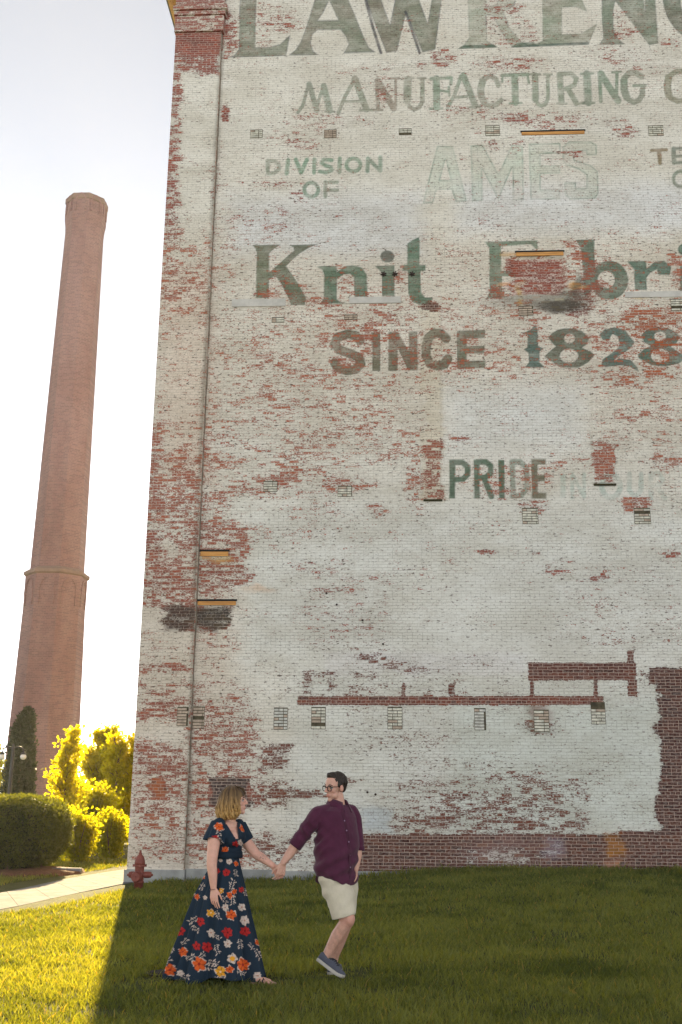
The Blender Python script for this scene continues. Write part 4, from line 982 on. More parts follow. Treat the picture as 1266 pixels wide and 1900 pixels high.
# ------------------------------------------------------------------ twin-arm street lamp in front of the conifer
lb = at_depth(17, 1480, 34); lamp = empty('street_lamp', (float(lb[0]), float(lb[1]), 0), 0, 'dark street lamp with two curved arms and white glass globes before the conifer', 'street lamp')
M_pole = simple('lamp_pole_paint', (.03, .03, .032), .5); s_ = (lb-EYE)@FWD/FPX
zg = float(at_depth(37, 1403, 34)[2]); ra = 20*s_*.5
mg, ntg, bg_, _o = newmat('opal_glass'); bg_.inputs['Base Color'].default_value = (.85, .83, .78, 1); bg_.inputs['Roughness'].default_value = .25; bg_.inputs['Subsurface Weight'].default_value = .6; bg_.inputs['Subsurface Radius'].default_value = (.2, .2, .2)
MB().lathe([(0, -.1), (.14, -.1), (.14, .25), (.08, .32), (.06, .9), (.05, zg+.1), (.035, zg+.35), (0, zg+.4)], 14).build('pole', M_pole, lamp, True)
for sg in (1, -1):
    pts = [(0, 0, zg-.05)] + [(sg*(ra-ra*math.cos(q)), 0, zg+.12+ra*1.0*math.sin(q)) for q in np.linspace(0, math.pi, 10)] + [(sg*2*ra, 0, zg+.10)]
    arm = MB().tube(pts, .022, 8).build('arm', M_pole, lamp, True)
    fx = MB().lathe([(0, zg+.14), (.04, zg+.13), (.085, zg+.07), (.09, zg+.05), (0, zg+.05)], 14, c=(sg*2*ra, 0)).build('fitter', M_pole, lamp, True)
    MB().lathe([(0, zg-.10)]+[(.095*math.sin(q), zg-.02-.095*math.cos(q)) for q in np.linspace(.2, 2.6, 10)]+[(0, zg+.06)], 16, c=(sg*2*ra, 0)).build('globe', mg, lamp, True)
# ------------------------------------------------------------------ people
from mathutils.bvhtree import BVHTree
def V3(*a): return np.array(a, float)
def unit(v): v = np.array(v, float); return v/(np.linalg.norm(v)+1e-12)
class Body(MB):
    def ball(s, c, r, R=None, n=14):
        r = np.array([r, r, r] if np.isscalar(r) else r, float); rings = []
        for q in np.linspace(.12, math.pi-.12, n//2+3):
            ring = []
            for a in np.arange(n)*2*math.pi/n:
                p = r*np.array([math.sin(q)*math.cos(a), math.sin(q)*math.sin(a), math.cos(q)])
                if R is not None: p = R@p
                ring.append(np.array(c)+p)
            rings.append(ring)
        s.loft(rings); return s
    def cap(s, a, ra, b, rb, n=12):
        a, b = np.array(a, float), np.array(b, float); t = unit(b-a)
        e1 = unit(np.cross(t, V3(0, 0, 1) if abs(t[2]) < .9 else V3(1, 0, 0))); e2 = np.cross(t, e1); rings = []
        for q in (1.35, .9, .4, 0): rings.append((a - t*ra*math.sin(q), ra*math.cos(q)))
        for q in (0, .4, .9, 1.35): rings.append((b + t*rb*math.sin(q), rb*math.cos(q)))
        s.loft([[c+r*(math.cos(w)*e1+math.sin(w)*e2) for w in np.arange(n)*2*math.pi/n] for c, r in rings]); return s
    def chain(s, pts):
        for (a, ra), (b, rb) in zip(pts[:-1], pts[1:]): s.cap(a, ra, b, rb)
        return s
def voxel(o, size, smooth=3, fac=.5):
    m = o.modifiers.new('r', 'REMESH'); m.mode = 'VOXEL'; m.voxel_size = size; m.use_smooth_shade = True
    if smooth:
        k = o.modifiers.new('s', 'SMOOTH'); k.factor = fac; k.iterations = smooth
    bpy.context.view_layer.update()
    dg = bpy.context.evaluated_depsgraph_get(); me = bpy.data.meshes.new_from_object(o.evaluated_get(dg))
    o.modifiers.clear(); old = o.data; o.data = me; bpy.data.meshes.remove(old)
    me.polygons.foreach_set('use_smooth', np.ones(len(me.polygons), bool)); return o
def verts(o):
    a = np.zeros(len(o.data.vertices)*3, np.float32); o.data.vertices.foreach_get('co', a); return a.reshape(-1, 3).astype(float)
def setv(o, v): o.data.vertices.foreach_set('co', np.ascontiguousarray(v, np.float32).ravel()); o.data.update()
def normals(o):
    a = np.zeros(len(o.data.vertices)*3, np.float32); o.data.vertices.foreach_get('normal', a); return a.reshape(-1, 3).astype(float)
def caster(o):
    """ray from the survey point onto an object (object at local coords, base offset)"""
    me = o.data; base = np.array(o.parent.location) if o.parent else np.zeros(3)
    vs = [Vector(v.co) for v in me.vertices]; t = BVHTree.FromPolygons(vs, [tuple(p.vertices) for p in me.polygons])
    def f(px, py):
        d = ray(px, py); l, n, i, q = t.ray_cast(Vector(EYE-base), Vector(d).normalized()); return (None if l is None else np.array(l)), (None if n is None else np.array(n))
    return f
def tone_skin(name, base, red, dark):
    m, nt, b, out = newmat(name); g = NT(nt); o = g.obj()
    n = g.noise(o, 30, 4, .6)
    c = g.mix(g.range(n, .3, .7), rgba(np.array(base)*.93), rgba(np.array(base)*1.05))
    c = g.mix(g.attr('red').outputs['Fac'], c, rgba(red)); c = g.mix(g.attr('dark').outputs['Fac'], c, rgba(dark))
    g.set(b.inputs['Base Color'], c); b.inputs['Roughness'].default_value = .5; b.inputs['Specular IOR Level'].default_value = .35
    b.inputs['Subsurface Weight'].default_value = .15; b.inputs['Subsurface Radius'].default_value = (.012, .005, .003); b.inputs['Subsurface Scale'].default_value = .6
    return m
def add_hand(bd, wrist, fd, pn, thumb, size=.185, curls=(.25, .3, .35, .4), spread=.10, rad=.0088, tcurl=.35, tout=.75):
    """palm with four unequal fingers bending towards pn and a thumb leaving the side 'thumb' near its base"""
    fd = unit(fd); pn = unit(np.array(pn)-fd*np.dot(pn, fd)); sd = np.cross(fd, pn); sd = sd*np.sign(np.dot(sd, thumb) or 1)
    pl = size*.50; k0 = []
    for i in range(4):
        off = (1.5-i)*size*.118
        kn = wrist + fd*(pl*(1.0, 1.02, .98, .90)[i]) + sd*off
        bd.cap(wrist + fd*size*.06 + sd*off*.55, rad*1.35, kn, rad*1.25, 10); k0.append(kn)
    bd.cap(wrist+fd*size*.10, rad*1.7, wrist+fd*size*.38, rad*1.5, 10)
    for i in range(4):
        p = k0[i]; a = 0.0; d = unit(fd + sd*(1.5-i)*spread)
        for j, l in enumerate((.22, .15, .11)):
            a += curls[i]*(.8, 1.1, .8)[j]; v = d*math.cos(a) + pn*math.sin(a)
            q = p + v*size*l*(.95, 1.05, .98, .78)[i]; r0 = rad*(1.02-.12*j)
            bd.cap(p, r0, q, r0*.88, 9); p = q
    p = wrist + fd*size*.10 + sd*size*.13; v = unit(sd*tout + fd*.75 + pn*.25); r0 = rad*1.25
    for j, l in enumerate((.24, .17, .14)):
        q = p + v*size*l; bd.cap(p, r0, q, r0*.88, 9); p = q; r0 *= .88; v = unit(v + fd*.35*tcurl*2 + pn*tcurl*.8 - sd*.25)
def add_head(bd, o, R, k, fem=False):
    """o origin (mid head), R columns = forward, left, up; k = head height"""
    def p(x, y, z): return o + R@(V3(x, y, z)*k)
    def el(c, r): bd.ball(p(*c), np.array(r)*k, R)
    el((-.05, 0, .15), (.415, .325, .355)); el((.06, 0, .05), (.30, .275, .34)); el((.10, 0, -.17), (.255, .225 if not fem else .205, .315))
    el((.245, 0, -.405), (.095, .105, .085)); el((.02, 0, -.30), (.20, .20, .14))
    for s in (1, -1):
        el((.185, s*.155, -.085), (.125, .095, .12)); el((-.03, s*(.335 if fem else .372), -.03), (.080, .035, .13)); el((.135, s*.17, -.27), (.12, .075, .11))
        bd.cap(p(.325, s*.045, .105), .042*k, p(.255, s*.21, .10), .040*k, 8)
        el((.385, s*.05, -.125), (.045, .036, .034))
    bd.cap(p(.33, 0, .07), .040*k, p(.430, 0, -.085), .042*k, 8); el((.435, 0, -.105), (.045, .042, .038))
    bd.cap(p(.335, -.06, -.235), .026*k, p(.335, .06, -.235), .026*k, 8); bd.cap(p(.325, -.05, -.285), .030*k, p(.325, .05, -.285), .030*k, 8)
    el((.30, 0, -.26), (.075, .115, .075))
    return p
def face_attrs(o, base, p, R, org, k, fem):
    v = verts(o)+base; loc = (v-org)@R/k
    def g(c, r): return np.exp(-(((loc-np.array(c))/np.array(r))**2).sum(1))
    lips = np.clip(1.5*g((.36, 0, -.26), (.06, .10, .050)), 0, 1)
    red = .55*lips + .22*g((.29, .17, -.10), (.12, .10, .09)) + .22*g((.29, -.17, -.10), (.12, .10, .09)) + .18*g((.45, 0, -.10), (.07, .06, .06)) + .3*g((-.04, .35, 0), (.1, .06, .14)) + .3*g((-.04, -.35, 0), (.1, .06, .14))
    dark = np.clip(1.2*g((.365, 0, -.262), (.05, .10, .010)), 0, 1)*.55
    if not fem: dark = dark + .14*np.clip(g((.26, 0, -.36), (.16, .24, .13)), 0, 1)*(1-lips)
    dark += .30*(g((.40, .05, -.15), (.03, .018, .014))+g((.40, -.05, -.15), (.03, .018, .014)))
    return red, dark, loc
def add_eyes(root, p, R, k, b0):
    M_w = simple('eye_white', (.40, .36, .33), .3); M_i = simple('iris', (.03, .022, .016), .3); M_b = simple('eyebrow_hair', (.035, .024, .016), .8)
    for s in (1, -1):
        e = Body(); e.ball(p(.262, s*.150, .005)-b0, .062*k, None, 16); eo = e.build('eye', M_w, root, True)
        Body().ball(p(.307, s*.152, .005)-b0, (.022*k, .026*k, .026*k), R, 12).build('iris', M_i, eo, True)
        Body().chain([(p(.335, s*.065, .098)-b0, .014*k), (p(.335, s*.14, .125)-b0, .017*k), (p(.275, s*.235, .095)-b0, .008*k)]).build('eyebrow', M_b, root, True)
        Body().chain([(p(.325, s*.085, .030)-b0, .010*k), (p(.325, s*.15, .050)-b0, .014*k), (p(.275, s*.215, .022)-b0, .010*k)]).build('eyelid', M_b, root, True)

# ---- the man
mg0 = gnd(628, 1818); YM = float(mg0[1]); BM = V3(mg0[0], mg0[1], 0.0)
man = empty('person', BM, 0, 'man in a maroon shirt, pale shorts and glasses walking ahead and looking back', 'person')
def m_(px, py, dy=0.0): return at_depth(px, py, YM+dy) - BM
M_skinm = tone_skin('skin_light_tan', lin(204, 158, 138, 1.05), lin(190, 96, 84), lin(70, 48, 38))
PXM = float((V3(0, YM, 1.2)-EYE)@FWD/FPX)            # metres per photo pixel
Fm = unit((.78, -.62, 0)); Lm = V3(.62, .78, 0)
bd = Body()
# head turned back over the shoulder
fh = unit((-.80, -.58, -.10)); uh = unit(V3(.05, .0, 1) - fh*np.dot(V3(.05, 0, 1), fh)); lh = np.cross(uh, fh); RHm = np.stack([fh, lh, uh], 1)
OM = m_(622, 1461, -.02); KM = .245
pm = add_head(bd, OM, RHm, KM)
bd.chain([(m_(628, 1512, .0), .075), (m_(628, 1494, .0), .062), (m_(625, 1476, .0), .060)])
# torso (under the shirt)
for px, py, k in ((624, 1534, .76), (624, 1545, .84), (624, 1570, .86), (624, 1600, .84), (625, 1625, .82)):
    bd.ball(m_(px, py), (.20*k, .14*k, .12), np.stack([Lm, Fm, V3(0, 0, 1)], 1))
HY = YM - .13                                                   # where the two hands meet
wr_m = at_depth(525.5, 1601, HY-.015) - BM
bd.chain([(m_(590, 1517, -.10), .06), (m_(553, 1562, -.10), .047), (m_(538.5, 1583, -.11), .042), (wr_m, .0275)])
add_hand(bd, wr_m, at_depth(519.5, 1627, HY-.02)-BM-wr_m, V3(-.5, .85, .0), V3(-1, 0, .2), .19, (.55, .6, .62, .6), .04, .0095, .5, .5)
bd.chain([(m_(656, 1512, .11), .050), (m_(664, 1560, .09), .044), (m_(664, 1588, .03), .037), (m_(660, 1612, .0), .029)])
add_hand(bd, m_(660, 1612, .0), m_(654, 1640, .03)-m_(660, 1612, .0), V3(-.6, -.4, 0), V3(0, -1, 0), .17, (.3, .3, .3, .3), .03)
# legs
bd.chain([(m_(624, 1645, -.06), .085), (m_(640, 1698, -.10), .064), (m_(645, 1709, -.11), .060), (m_(626, 1737, -.07), .058), (m_(616, 1754, -.05), .046), (m_(606, 1772, -.04), .036)])
bd.ball(m_(648, 1705, -.13), (.052, .055, .062))
bd.chain([(m_(640, 1640, .10), .085), (m_(645, 1700, .10), .060), (m_(639, 1722, .16), .056), (m_(629, 1750, .21), .052), (m_(622, 1772, .26), .038), (m_(617, 1793, .29), .035)])
body = bd.build('body', M_skinm, man); voxel(body, .0045, 3)
red, dark, loc = face_attrs(body, np.array(BM), pm, RHm, OM+BM, KM, False)
v = verts(body)
red = red + .35*np.exp(-((v-m_(648, 1706, -.14))**2).sum(1)/.05**2)
hairleg = (v[:, 2] < .45)*.10*(vn(v[:, 0]*60, v[:, 2]*25, 3) > .5)
face = (np.abs(loc) < .9).all(1)
fattr(body.data, 'red', np.where(face | (v[:, 2] < .6), red, 0)); fattr(body.data, 'dark', np.where(face, dark, hairleg))
add_eyes(man, lambda x, y, z: pm(x, y, z), RHm, KM, V3(0, 0, 0))
# hair: short, dark, receding at the temples
def hair_mat(name, c0, c1, c2):
    m, nt, b, out = newmat(name); g = NT(nt); o = g.obj(); n = g.noise(g.map(o, (160, 160, 30)), 1.0, 3, .6)
    t = g.attr('tone').outputs['Fac']
    c = g.mix(t, rgba(c0), rgba(c1)); c = g.mix(g.range(n, .5, .75, 0, .7), c, rgba(c2)); g.set(b.inputs['Base Color'], c)
    b.inputs['Roughness'].default_value = .5; b.inputs['Specular IOR Level'].default_value = .3; g.set(b.inputs['Normal'], g.bump(n, .5, .004)); return m
M_hairm = hair_mat('dark_brown_hair', (.022, .015, .011), (.035, .024, .018), (.06, .045, .035))
hb_ = Body()
def eh(c, r): hb_.ball(pm(*c), np.array(r)*KM, RHm)
eh((-.115, 0, .195), (.40, .35, .365)); eh((-.19, 0, .04), (.29, .285, .27)); eh((.05, 0, .42), (.24, .24, .13)); eh((.20, 0, .475), (.10, .14, .06))
for s in (1, -1): eh((.02, s*.295, .14), (.08, .05, .15))
ho = hb_.build('hair', M_hairm, man); voxel(ho, .005, 2)
vv = verts(ho); nn = normals(ho); vv += nn*(.004*(vn(vv[:, 0]*90+vv[:, 1]*90, vv[:, 2]*70, 2)-.5))[:, None]*2; setv(ho, vv); fattr(ho.data, 'tone', vn(vv[:, 0]*60, vv[:, 2]*30, 5))
# ears stay clear of the hair; glasses
M_frame = simple('tortoiseshell_frame', (.018, .012, .009), .25); gl = MB()
def ringpts(cy):
    out = []
    for q in np.linspace(0, 2*math.pi, 25):
        x, z = math.cos(q), math.sin(q); e = .62
        out.append(pm(.372-.10*abs(cy+.125*np.sign(x)*abs(x)**e)**1.6, cy+.112*np.sign(x)*abs(x)**e, -.005+.086*np.sign(z)*abs(z)**e))
    return out
for s in (1, -1): gl.tube(ringpts(s*.158), .0034, 8, cap=False)
gl.tube([pm(.392, -.045, .03), pm(.405, 0, .045), pm(.392, .045, .03)], .0032, 8)
for s in (1, -1): gl.tube([pm(.325, s*.285, .045), pm(.20, s*.335, .045), pm(-.04, s*.365, .035), pm(-.11, s*.355, -.03)], .0030, 6)
gl.build('glasses', M_frame, man, True)

# shirt
def fabric(name, c, var=.12, bump=.25, rough=.85, weave=400):
    m, nt, b, out = newmat(name); g = NT(nt); o = g.obj(); n = g.noise(o, 9, 4, .6); n2 = g.noise(o, weave, 2, .5)
    c = np.array(c); col = g.mix(g.range(n, .3, .7), rgba(c*(1-var)), rgba(c*(1+var))); col = g.mix(g.math('MULTIPLY', n2, .25), col, rgba(c*.6))
    g.set(b.inputs['Base Color'], col); b.inputs['Roughness'].default_value = rough; b.inputs['Specular IOR Level'].default_value = .2
    b.inputs['Sheen Weight'].default_value = .15
    g.set(b.inputs['Normal'], g.bump(g.noise(g.map(o, (14, 14, 9)), 1.0, 4, .6), bump, .02)); return m
M_shirt = fabric('maroon_cotton', lin(80, 36, 58, 1.1))
sh = Body()
def ring_b(c, lat, dep, n=40, zf=None, L=Lm, F=Fm, sq=.92):
    out = []
    for q in np.arange(n)*2*math.pi/n:
        ca, sa = math.cos(q), math.sin(q); ca = math.copysign(abs(ca)**sq, ca); sa = math.copysign(abs(sa)**sq, sa)
        p = np.array(c) + L*lat*ca + F*dep*sa
        if zf: p = p + V3(0, 0, zf(q))
        out.append(p)
    return out
def hem(q):                                                     # tails front and back, cut high at the sides
    return -.070*abs(math.sin(q))**1.5 + .060*abs(math.cos(q))**3 
rg = []
for px, py, lat, dep, zf in ((628, 1493, .085, .075, None), (627, 1498, .135, .095, None), (625, 1505, .185, .118, None), (624.5, 1516, .208, .138, None), (624.5, 1532, .212, .152, None), (625, 1552, .212, .166, None), (625.5, 1574, .212, .178, None), (625, 1596, .214, .176, None), (625, 1612, .216, .164, None), (625, 1627, .220, .156, hem)):
    rg.append(ring_b(m_(px, py), lat, dep, zf=zf))
sh.loft(rg)
sh.cap(m_(614, 1499.5, -.05), .046, m_(592, 1511, -.11), .074); sh.cap(m_(638, 1499, .04), .044, m_(652, 1505, .10), .060)
sh.chain([(m_(592, 1512, -.11), .076), (m_(583, 1522, -.115), .076), (m_(566, 1543, -.11), .068)])
def frus(mbx, a, ra, b, rb, n=24, fl=1.0):
    t = unit(np.array(b)-a); e1 = unit(np.cross(t, V3(0, 1, 0))); e2 = np.cross(t, e1)
    mbx.loft([[np.array(a)*(1-s)+np.array(b)*s + (ra*(1-s)+rb*s)*(math.cos(q)*e1+fl*math.sin(q)*e2) for q in np.arange(n)*2*math.pi/n] for s in (0, .33, .66, 1)])
frus(sh, m_(572, 1535, -.11), .070, m_(547.5, 1569, -.10), .057)
sh.chain([(m_(653, 1506, .11), .060), (m_(660, 1522, .12), .058), (m_(664, 1548, .10), .054)]); frus(sh, m_(663, 1540, .11), .056, m_(665.5, 1578, .06), .050)
so = sh.build('shirt', M_shirt, man); voxel(so, .006, 5)
vv = verts(so); nn = normals(so); pxs, pys = proj(vv+BM)
fold = .010*(fbm(vv[:, 0]*7+vv[:, 2]*4, vv[:, 2]*5-vv[:, 0]*3, 51, 3)-.5)*2
drape = .008*np.sin((pxs*.5 + pys*.9)*.22 + 3*vn(vv[:, 0]*5, vv[:, 2]*5, 9))*np.exp(-((pys-1605)/26)**2)      # diagonal drag lines at the waist
arm = .009*np.sin((pxs*.62-pys*.45)*.40+2.5*vn(vv[:, 2]*8, vv[:, 0]*8, 4))*np.exp(-(((pxs-572)/22)**2+((pys-1545)/22)**2))
pit = .008*np.sin((pxs+pys)*.30)*np.exp(-(((pxs-592)/16)**2+((pys-1560)/26)**2))
vv += nn*(1.7*(fold+drape)+1.4*(arm+pit))[:, None]*np.array([1, 1, .12]); setv(so, vv)
cs = caster(so)
# rolled cuffs
for a, b, r in ((m_(552, 1563, -.10), m_(546.5, 1570.5, -.10), .0615), (m_(665.2, 1571, .065), m_(665.6, 1579, .06), .054)):
    c_ = MB(); frus(c_, a, r+.001, b, r-.001); c_.build('cuff', M_shirt, man, True)
# placket, buttons, collar
pts = []
for px, py in ((634, 1500), (637, 1512), (640.5, 1526), (644, 1545), (647.5, 1565), (649.5, 1585), (650, 1605), (650, 1622), (650, 1632)):
    l, n = cs(px, py)
    if l is not None: pts.append((l, n))
b_ = MB(); rings = []
for i, (l, n) in enumerate(pts):
    t = unit(pts[min(i+1, len(pts)-1)][0]-pts[max(i-1, 0)][0]); w = unit(np.cross(t, n))*.015
    rings.append([l-w-n*.004, l-w+n*.003, l+w+n*.003, l+w-n*.004])
b_.loft(rings); b_.build('placket', fabric('maroon_placket', lin(74, 33, 53, 1.05)), man)
M_but = simple('shirt_button', lin(150, 120, 150), .4)
for px, py in ((639, 1523), (643, 1541), (647, 1562), (649.5, 1587), (650, 1609)):
    l, n = cs(px, py)
    if l is None: continue
    n = unit(n); e1 = unit(np.cross(n, V3(0, 0, 1))); e2 = np.cross(n, e1)
    MB().loft([[l+n*h+r*(math.cos(q)*e1+math.sin(q)*e2) for q in np.arange(12)*math.pi/6] for h, r in ((.002, .0062), (.006, .0062), (.0055, .004))]).build('button', M_but, man)
co = MB(); nk = m_(627.5, 1491.5, 0)
rings = []
for s, (r, dz) in enumerate(((.086, -.030), (.074, .038), (.083, .040), (.116, -.024))):
    ring = []
    for q in np.linspace(math.radians(112), math.radians(428), 33):
        fr = math.sin(q); front = max(0, fr)
        d = Lm*math.cos(q)+Fm*math.sin(q)
        z = dz - .030*front**2 + (.012*max(0, -fr)) - (.030*front**3 if s == 3 else 0)
        ring.append(nk + d*(r + .012*front*(s == 3)) + V3(0, 0, z))
    rings.append(ring)
co.loft(rings, cap=False, close=False)
cl = co.build('collar', M_shirt, man, True); sm = cl.modifiers.new('t', 'SOLIDIFY'); sm.thickness = .004

# shorts
M_short = fabric('khaki_cotton', lin(204, 194, 172, 1.1), .06, .3)
st = Body()
st.loft([ring_b(m_(627, 1604), .19, .135), ring_b(m_(627, 1632), .200, .140), ring_b(m_(630, 1652), .175, .12)])
def leg_ring(px, py, dy, hw, dep, tilt=0.0, n=28):
    c = m_(px, py, dy); out = []
    for q in np.arange(n)*2*math.pi/n:
        out.append(c + V3(hw*PXM*math.cos(q), dep*math.sin(q), -tilt*PXM*math.cos(q)))
    return out
st.loft([leg_ring(622, 1614, -.03, 27, .12), leg_ring(622.5, 1636, -.04, 29, .13), leg_ring(627, 1656, -.06, 29, .125), leg_ring(633, 1676, -.08, 25.5, .11, 0), leg_ring(637.5, 1694, -.10, 22, .098, -4), leg_ring(638.5, 1700.5, -.10, 21, .095, -5.5)])
st.loft([leg_ring(643, 1636, .08, 21, .12), leg_ring(646, 1662, .09, 18, .11), leg_ring(646, 1690, .10, 14, .10), leg_ring(646, 1697, .10, 13.5, .10)])
sto = st.build('shorts', M_short, man); voxel(sto, .006, 3)
vv = verts(sto); nn = normals(sto); pxs, pys = proj(vv+BM)
vv += nn*(.012*(fbm(vv[:, 0]*9-vv[:, 2]*6, vv[:, 2]*7, 61, 3)-.5) + .005*np.sin((pxs*.8+pys*.55)*.32+3*vn(vv[:, 0]*7, vv[:, 2]*7, 3))*np.exp(-((pys-1655)/30)**2))[:, None]; setv(sto, vv)
for (a0, b0) in (((599, 1650), (612, 1700)),):
    pass

# shoes: canvas low tops
M_canvas = fabric('grey_canvas', lin(84, 86, 98), .12, .2, .9); M_sole = simple('rubber_sole', lin(176, 170, 160), .7, .08, 20); M_lace = fabric('black_canvas', (.012, .012, .014))
def shoe(heel, toe, up_hint, width=.095, L0=.285):
    X_ = unit(toe-heel); Z_ = unit(np.array(up_hint)-X_*np.dot(up_hint, X_)); Y_ = np.cross(Z_, X_); L_ = L0
    T = lambda x, y, z: heel + X_*x*L_ + Y_*y*width + Z_*z
    def outline(k, n=30):
        o_ = []
        for q in np.arange(n)*2*math.pi/n:
            x = .5-.5*math.cos(q); w = (.36 + .16*math.sin(math.pi*min(1, x*.78))**1.0)*(math.sin(min(q, 2*math.pi-q))**.55 if 0 < q < 2*math.pi else 0)
            o_.append((x, k*w*(1 if q < math.pi else -1)))
        return o_
    root = MB(); 
    lift = lambda x: .018*max(0, (x-.75)/.25)**2
    root.loft([[T(x*.985+.0075, y*.98, 0+lift(x)) for x, y in outline(1.0)], [T(x, y, .004+lift(x)) for x, y in outline(1.02)], [T(x, y, .026+lift(x)) for x, y in outline(1.02)], [T(x*.98+.01, y*.95, .028+lift(x)) for x, y in outline(1.0)]])
    so_ = root.build('shoe', M_sole, man, True)
    u_ = MB(); rings = []
    hp = [(0.0, .060), (.05, .070), (.14, .062), (.28, .050), (.36, .064), (.5, .075), (.62, .062), (.75, .048), (.88, .040), (.97, .024)]
    for x, h in hp:
        w = (.36+.16*math.sin(math.pi*min(1, x*.78)))*math.sin(math.acos(max(-1, min(1, 1-2*max(.012, min(.985, x))))))**.55*.96
        ring = []
        for q in np.linspace(-math.pi*.5, math.pi*1.5, 20, endpoint=False):
            c, s_ = math.cos(q), math.sin(q)
            ring.append(T(max(.01, x), w*math.copysign(abs(c)**.7, c), .020 + lift(x) + (h*(max(0, s_)**.75))))
        rings.append(ring)
    u_.loft(rings); u_.build('upper', M_canvas, so_, True)
    l_ = MB()
    l_.loft([[T(x, y, z+.002) for y, z in ((-w, h*.90+.018), (-w*.5, h+.021), (w*.5, h+.021), (w, h*.90+.018), (0, h*.5))] for x, h, w in ((.33, .062, .30), (.42, .075, .28), (.5, .076, .26), (.6, .064, .24), (.69, .054, .20))])
    for k in range(5):
        x = .40+.065*k; h = float(np.interp(x, [a for a, _ in hp], [b for _, b in hp]))
        l_.tube([T(x, -.34, h*.82+.020), T(x+.01, 0, h+.028), T(x, .34, h*.82+.020)], .0042, 6)
    l_.build('laces', M_lace, so_); return so_
hl = m_(587, 1782, -.06); tl = m_(630.5, 1815.5, -.16)
shoe(hl, tl, m_(610, 1760, -.03)-m_(603, 1800, -.07))
hf = m_(611, 1799, .25); hf[2] = -.005; tf = hf + V3(.07, .20, 0)
shoe(hf, tf, V3(0, 0, 1))

# ---- the woman
wg0 = gnd(420, 1822); YW = float(wg0[1]); BW = V3(wg0[0], wg0[1], 0.0)
wom = empty('person', BW, 0, 'woman in a long navy floral dress with a shoulder-length bob, led by the hand', 'person')
def w_(px, py, dy=0.0): return at_depth(px, py, YW+dy) - BW
PXW = float((V3(0, YW, 1.0)-EYE)@FWD/FPX)
M_skinw = tone_skin('skin_fair', lin(216, 168, 148, 1.08), lin(196, 100, 92), lin(60, 44, 48))
Fw = unit((.86, -.51, 0)); Lw = V3(.51, .86, 0)
bd = Body()
fh = unit((.97, .06, .10)); uh = unit(V3(-.06, 0, 1) - fh*np.dot(V3(-.06, 0, 1), fh)); lh = np.cross(uh, fh); RHw = np.stack([fh, lh, uh], 1)
OW = w_(437, 1487, .0); KW = .232
pw = add_head(bd, OW, RHw, KW, True)
bd.chain([(w_(424, 1533, 0), .062), (w_(427, 1522, 0), .050), (w_(431, 1506, 0), .047)])
RT = np.stack([Lw, Fw, V3(0, 0, 1)], 1)
for px, py, la, de, h in ((424, 1535, .150, .085, .06), (425, 1550, .145, .105, .09), (424, 1570, .12, .09, .09), (424, 1590, .105, .075, .09), (424, 1612, .11, .075, .1)):
    bd.ball(w_(px, py), (la, de, h), RT)
bd.ball(w_(430, 1556, -.10), (.065, .06, .065)); bd.ball(w_(438, 1553, .02), (.065, .06, .065))
wr_w = w_(396.5, 1646, -.20)
bd.chain([(w_(403, 1535, -.12), .058), (w_(398, 1556, -.17), .056), (w_(394, 1590, -.20), .047), (w_(393, 1606, -.205), .044), (w_(395, 1622, -.205), .040), (wr_w, .0275)])
add_hand(bd, wr_w, w_(398, 1680, -.22)-wr_w, V3(.35, .55, 0), V3(.8, -.3, 0), .178, (.18, .22, .28, .32), .05, .0084, .25, .45)
yh = HY + .035
wr2 = at_depth(507, 1606.5, yh) - BW
el2 = w_(474, 1584, .10)
bd.chain([(w_(446, 1538, .12), .054), (w_(456, 1560, .13), .050), (el2, .043), (w_(485, 1591, .08), .040), (wr2, .0265)])
add_hand(bd, wr2, at_depth(519, 1622, yh-.01)-BW-wr2, V3(.15, -.9, -.35), V3(.5, -.2, .8), .172, (.62, .66, .7, .72), .05, .0084, .4, .5)
for pth in ([(424, 1625, -.06), (436, 1700, -.06), (455, 1770, -.08), (465, 1812, -.10)], [(424, 1625, .06), (400, 1710, .08), (360, 1770, .1), (318, 1812, .08)]):
    bd.chain([(w_(*q), r) for q, r in zip(pth, (.075, .06, .05, .034))])
ft = w_(466, 1819, -.11); ft[2] = .035; tz = w_(499, 1820, -.17); tz[2] = .028
bd.chain([(ft, .034), (ft*.5+tz*.5+V3(0, 0, .006), .034), (tz, .026)])
tdir = unit(tz-ft); tsd = np.cross(V3(0, 0, 1), tdir)
for k in range(5): bd.cap(tz+tsd*(.026-.013*k), .011, tz+tdir*(.052-.006*k)+tsd*(.029-.014*k)+V3(0, 0, -.010), .0085, 8)
f2 = w_(316, 1818, .06); f2[2] = .05; bd.chain([(f2+V3(-.02, 0, .03), .032), (f2+V3(.05, -.02, -.02), .03), (f2+V3(.12, -.03, -.03), .022)])
wb = bd.build('body', M_skinw, wom); voxel(wb, .0045, 3)
red, dark, loc = face_attrs(wb, BW, pw, RHw, OW+BW, KW, True)
v = verts(wb); pxs, pys = proj(v+BW); face = (np.abs(loc) < .9).all(1)
tat = np.exp(-(((pxs-487)/7)**2+((pys-1592)/6)**2))*(vn(pxs*.9, pys*.9, 8) > .52)*.55*(v[:, 1] < .2)
fattr(wb.data, 'red', np.where(face, red, .06)); fattr(wb.data, 'dark', np.where(face, dark, tat))
add_eyes(wom, pw, RHw, KW, V3(0, 0, 0))
# smile: a sliver of teeth
Body().cap(pw(.352, -.045, -.262), .0035, pw(.352, .045, -.262), .0035, 8).build('teeth', simple('teeth_white', (.75, .72, .66), .3), wom, True)
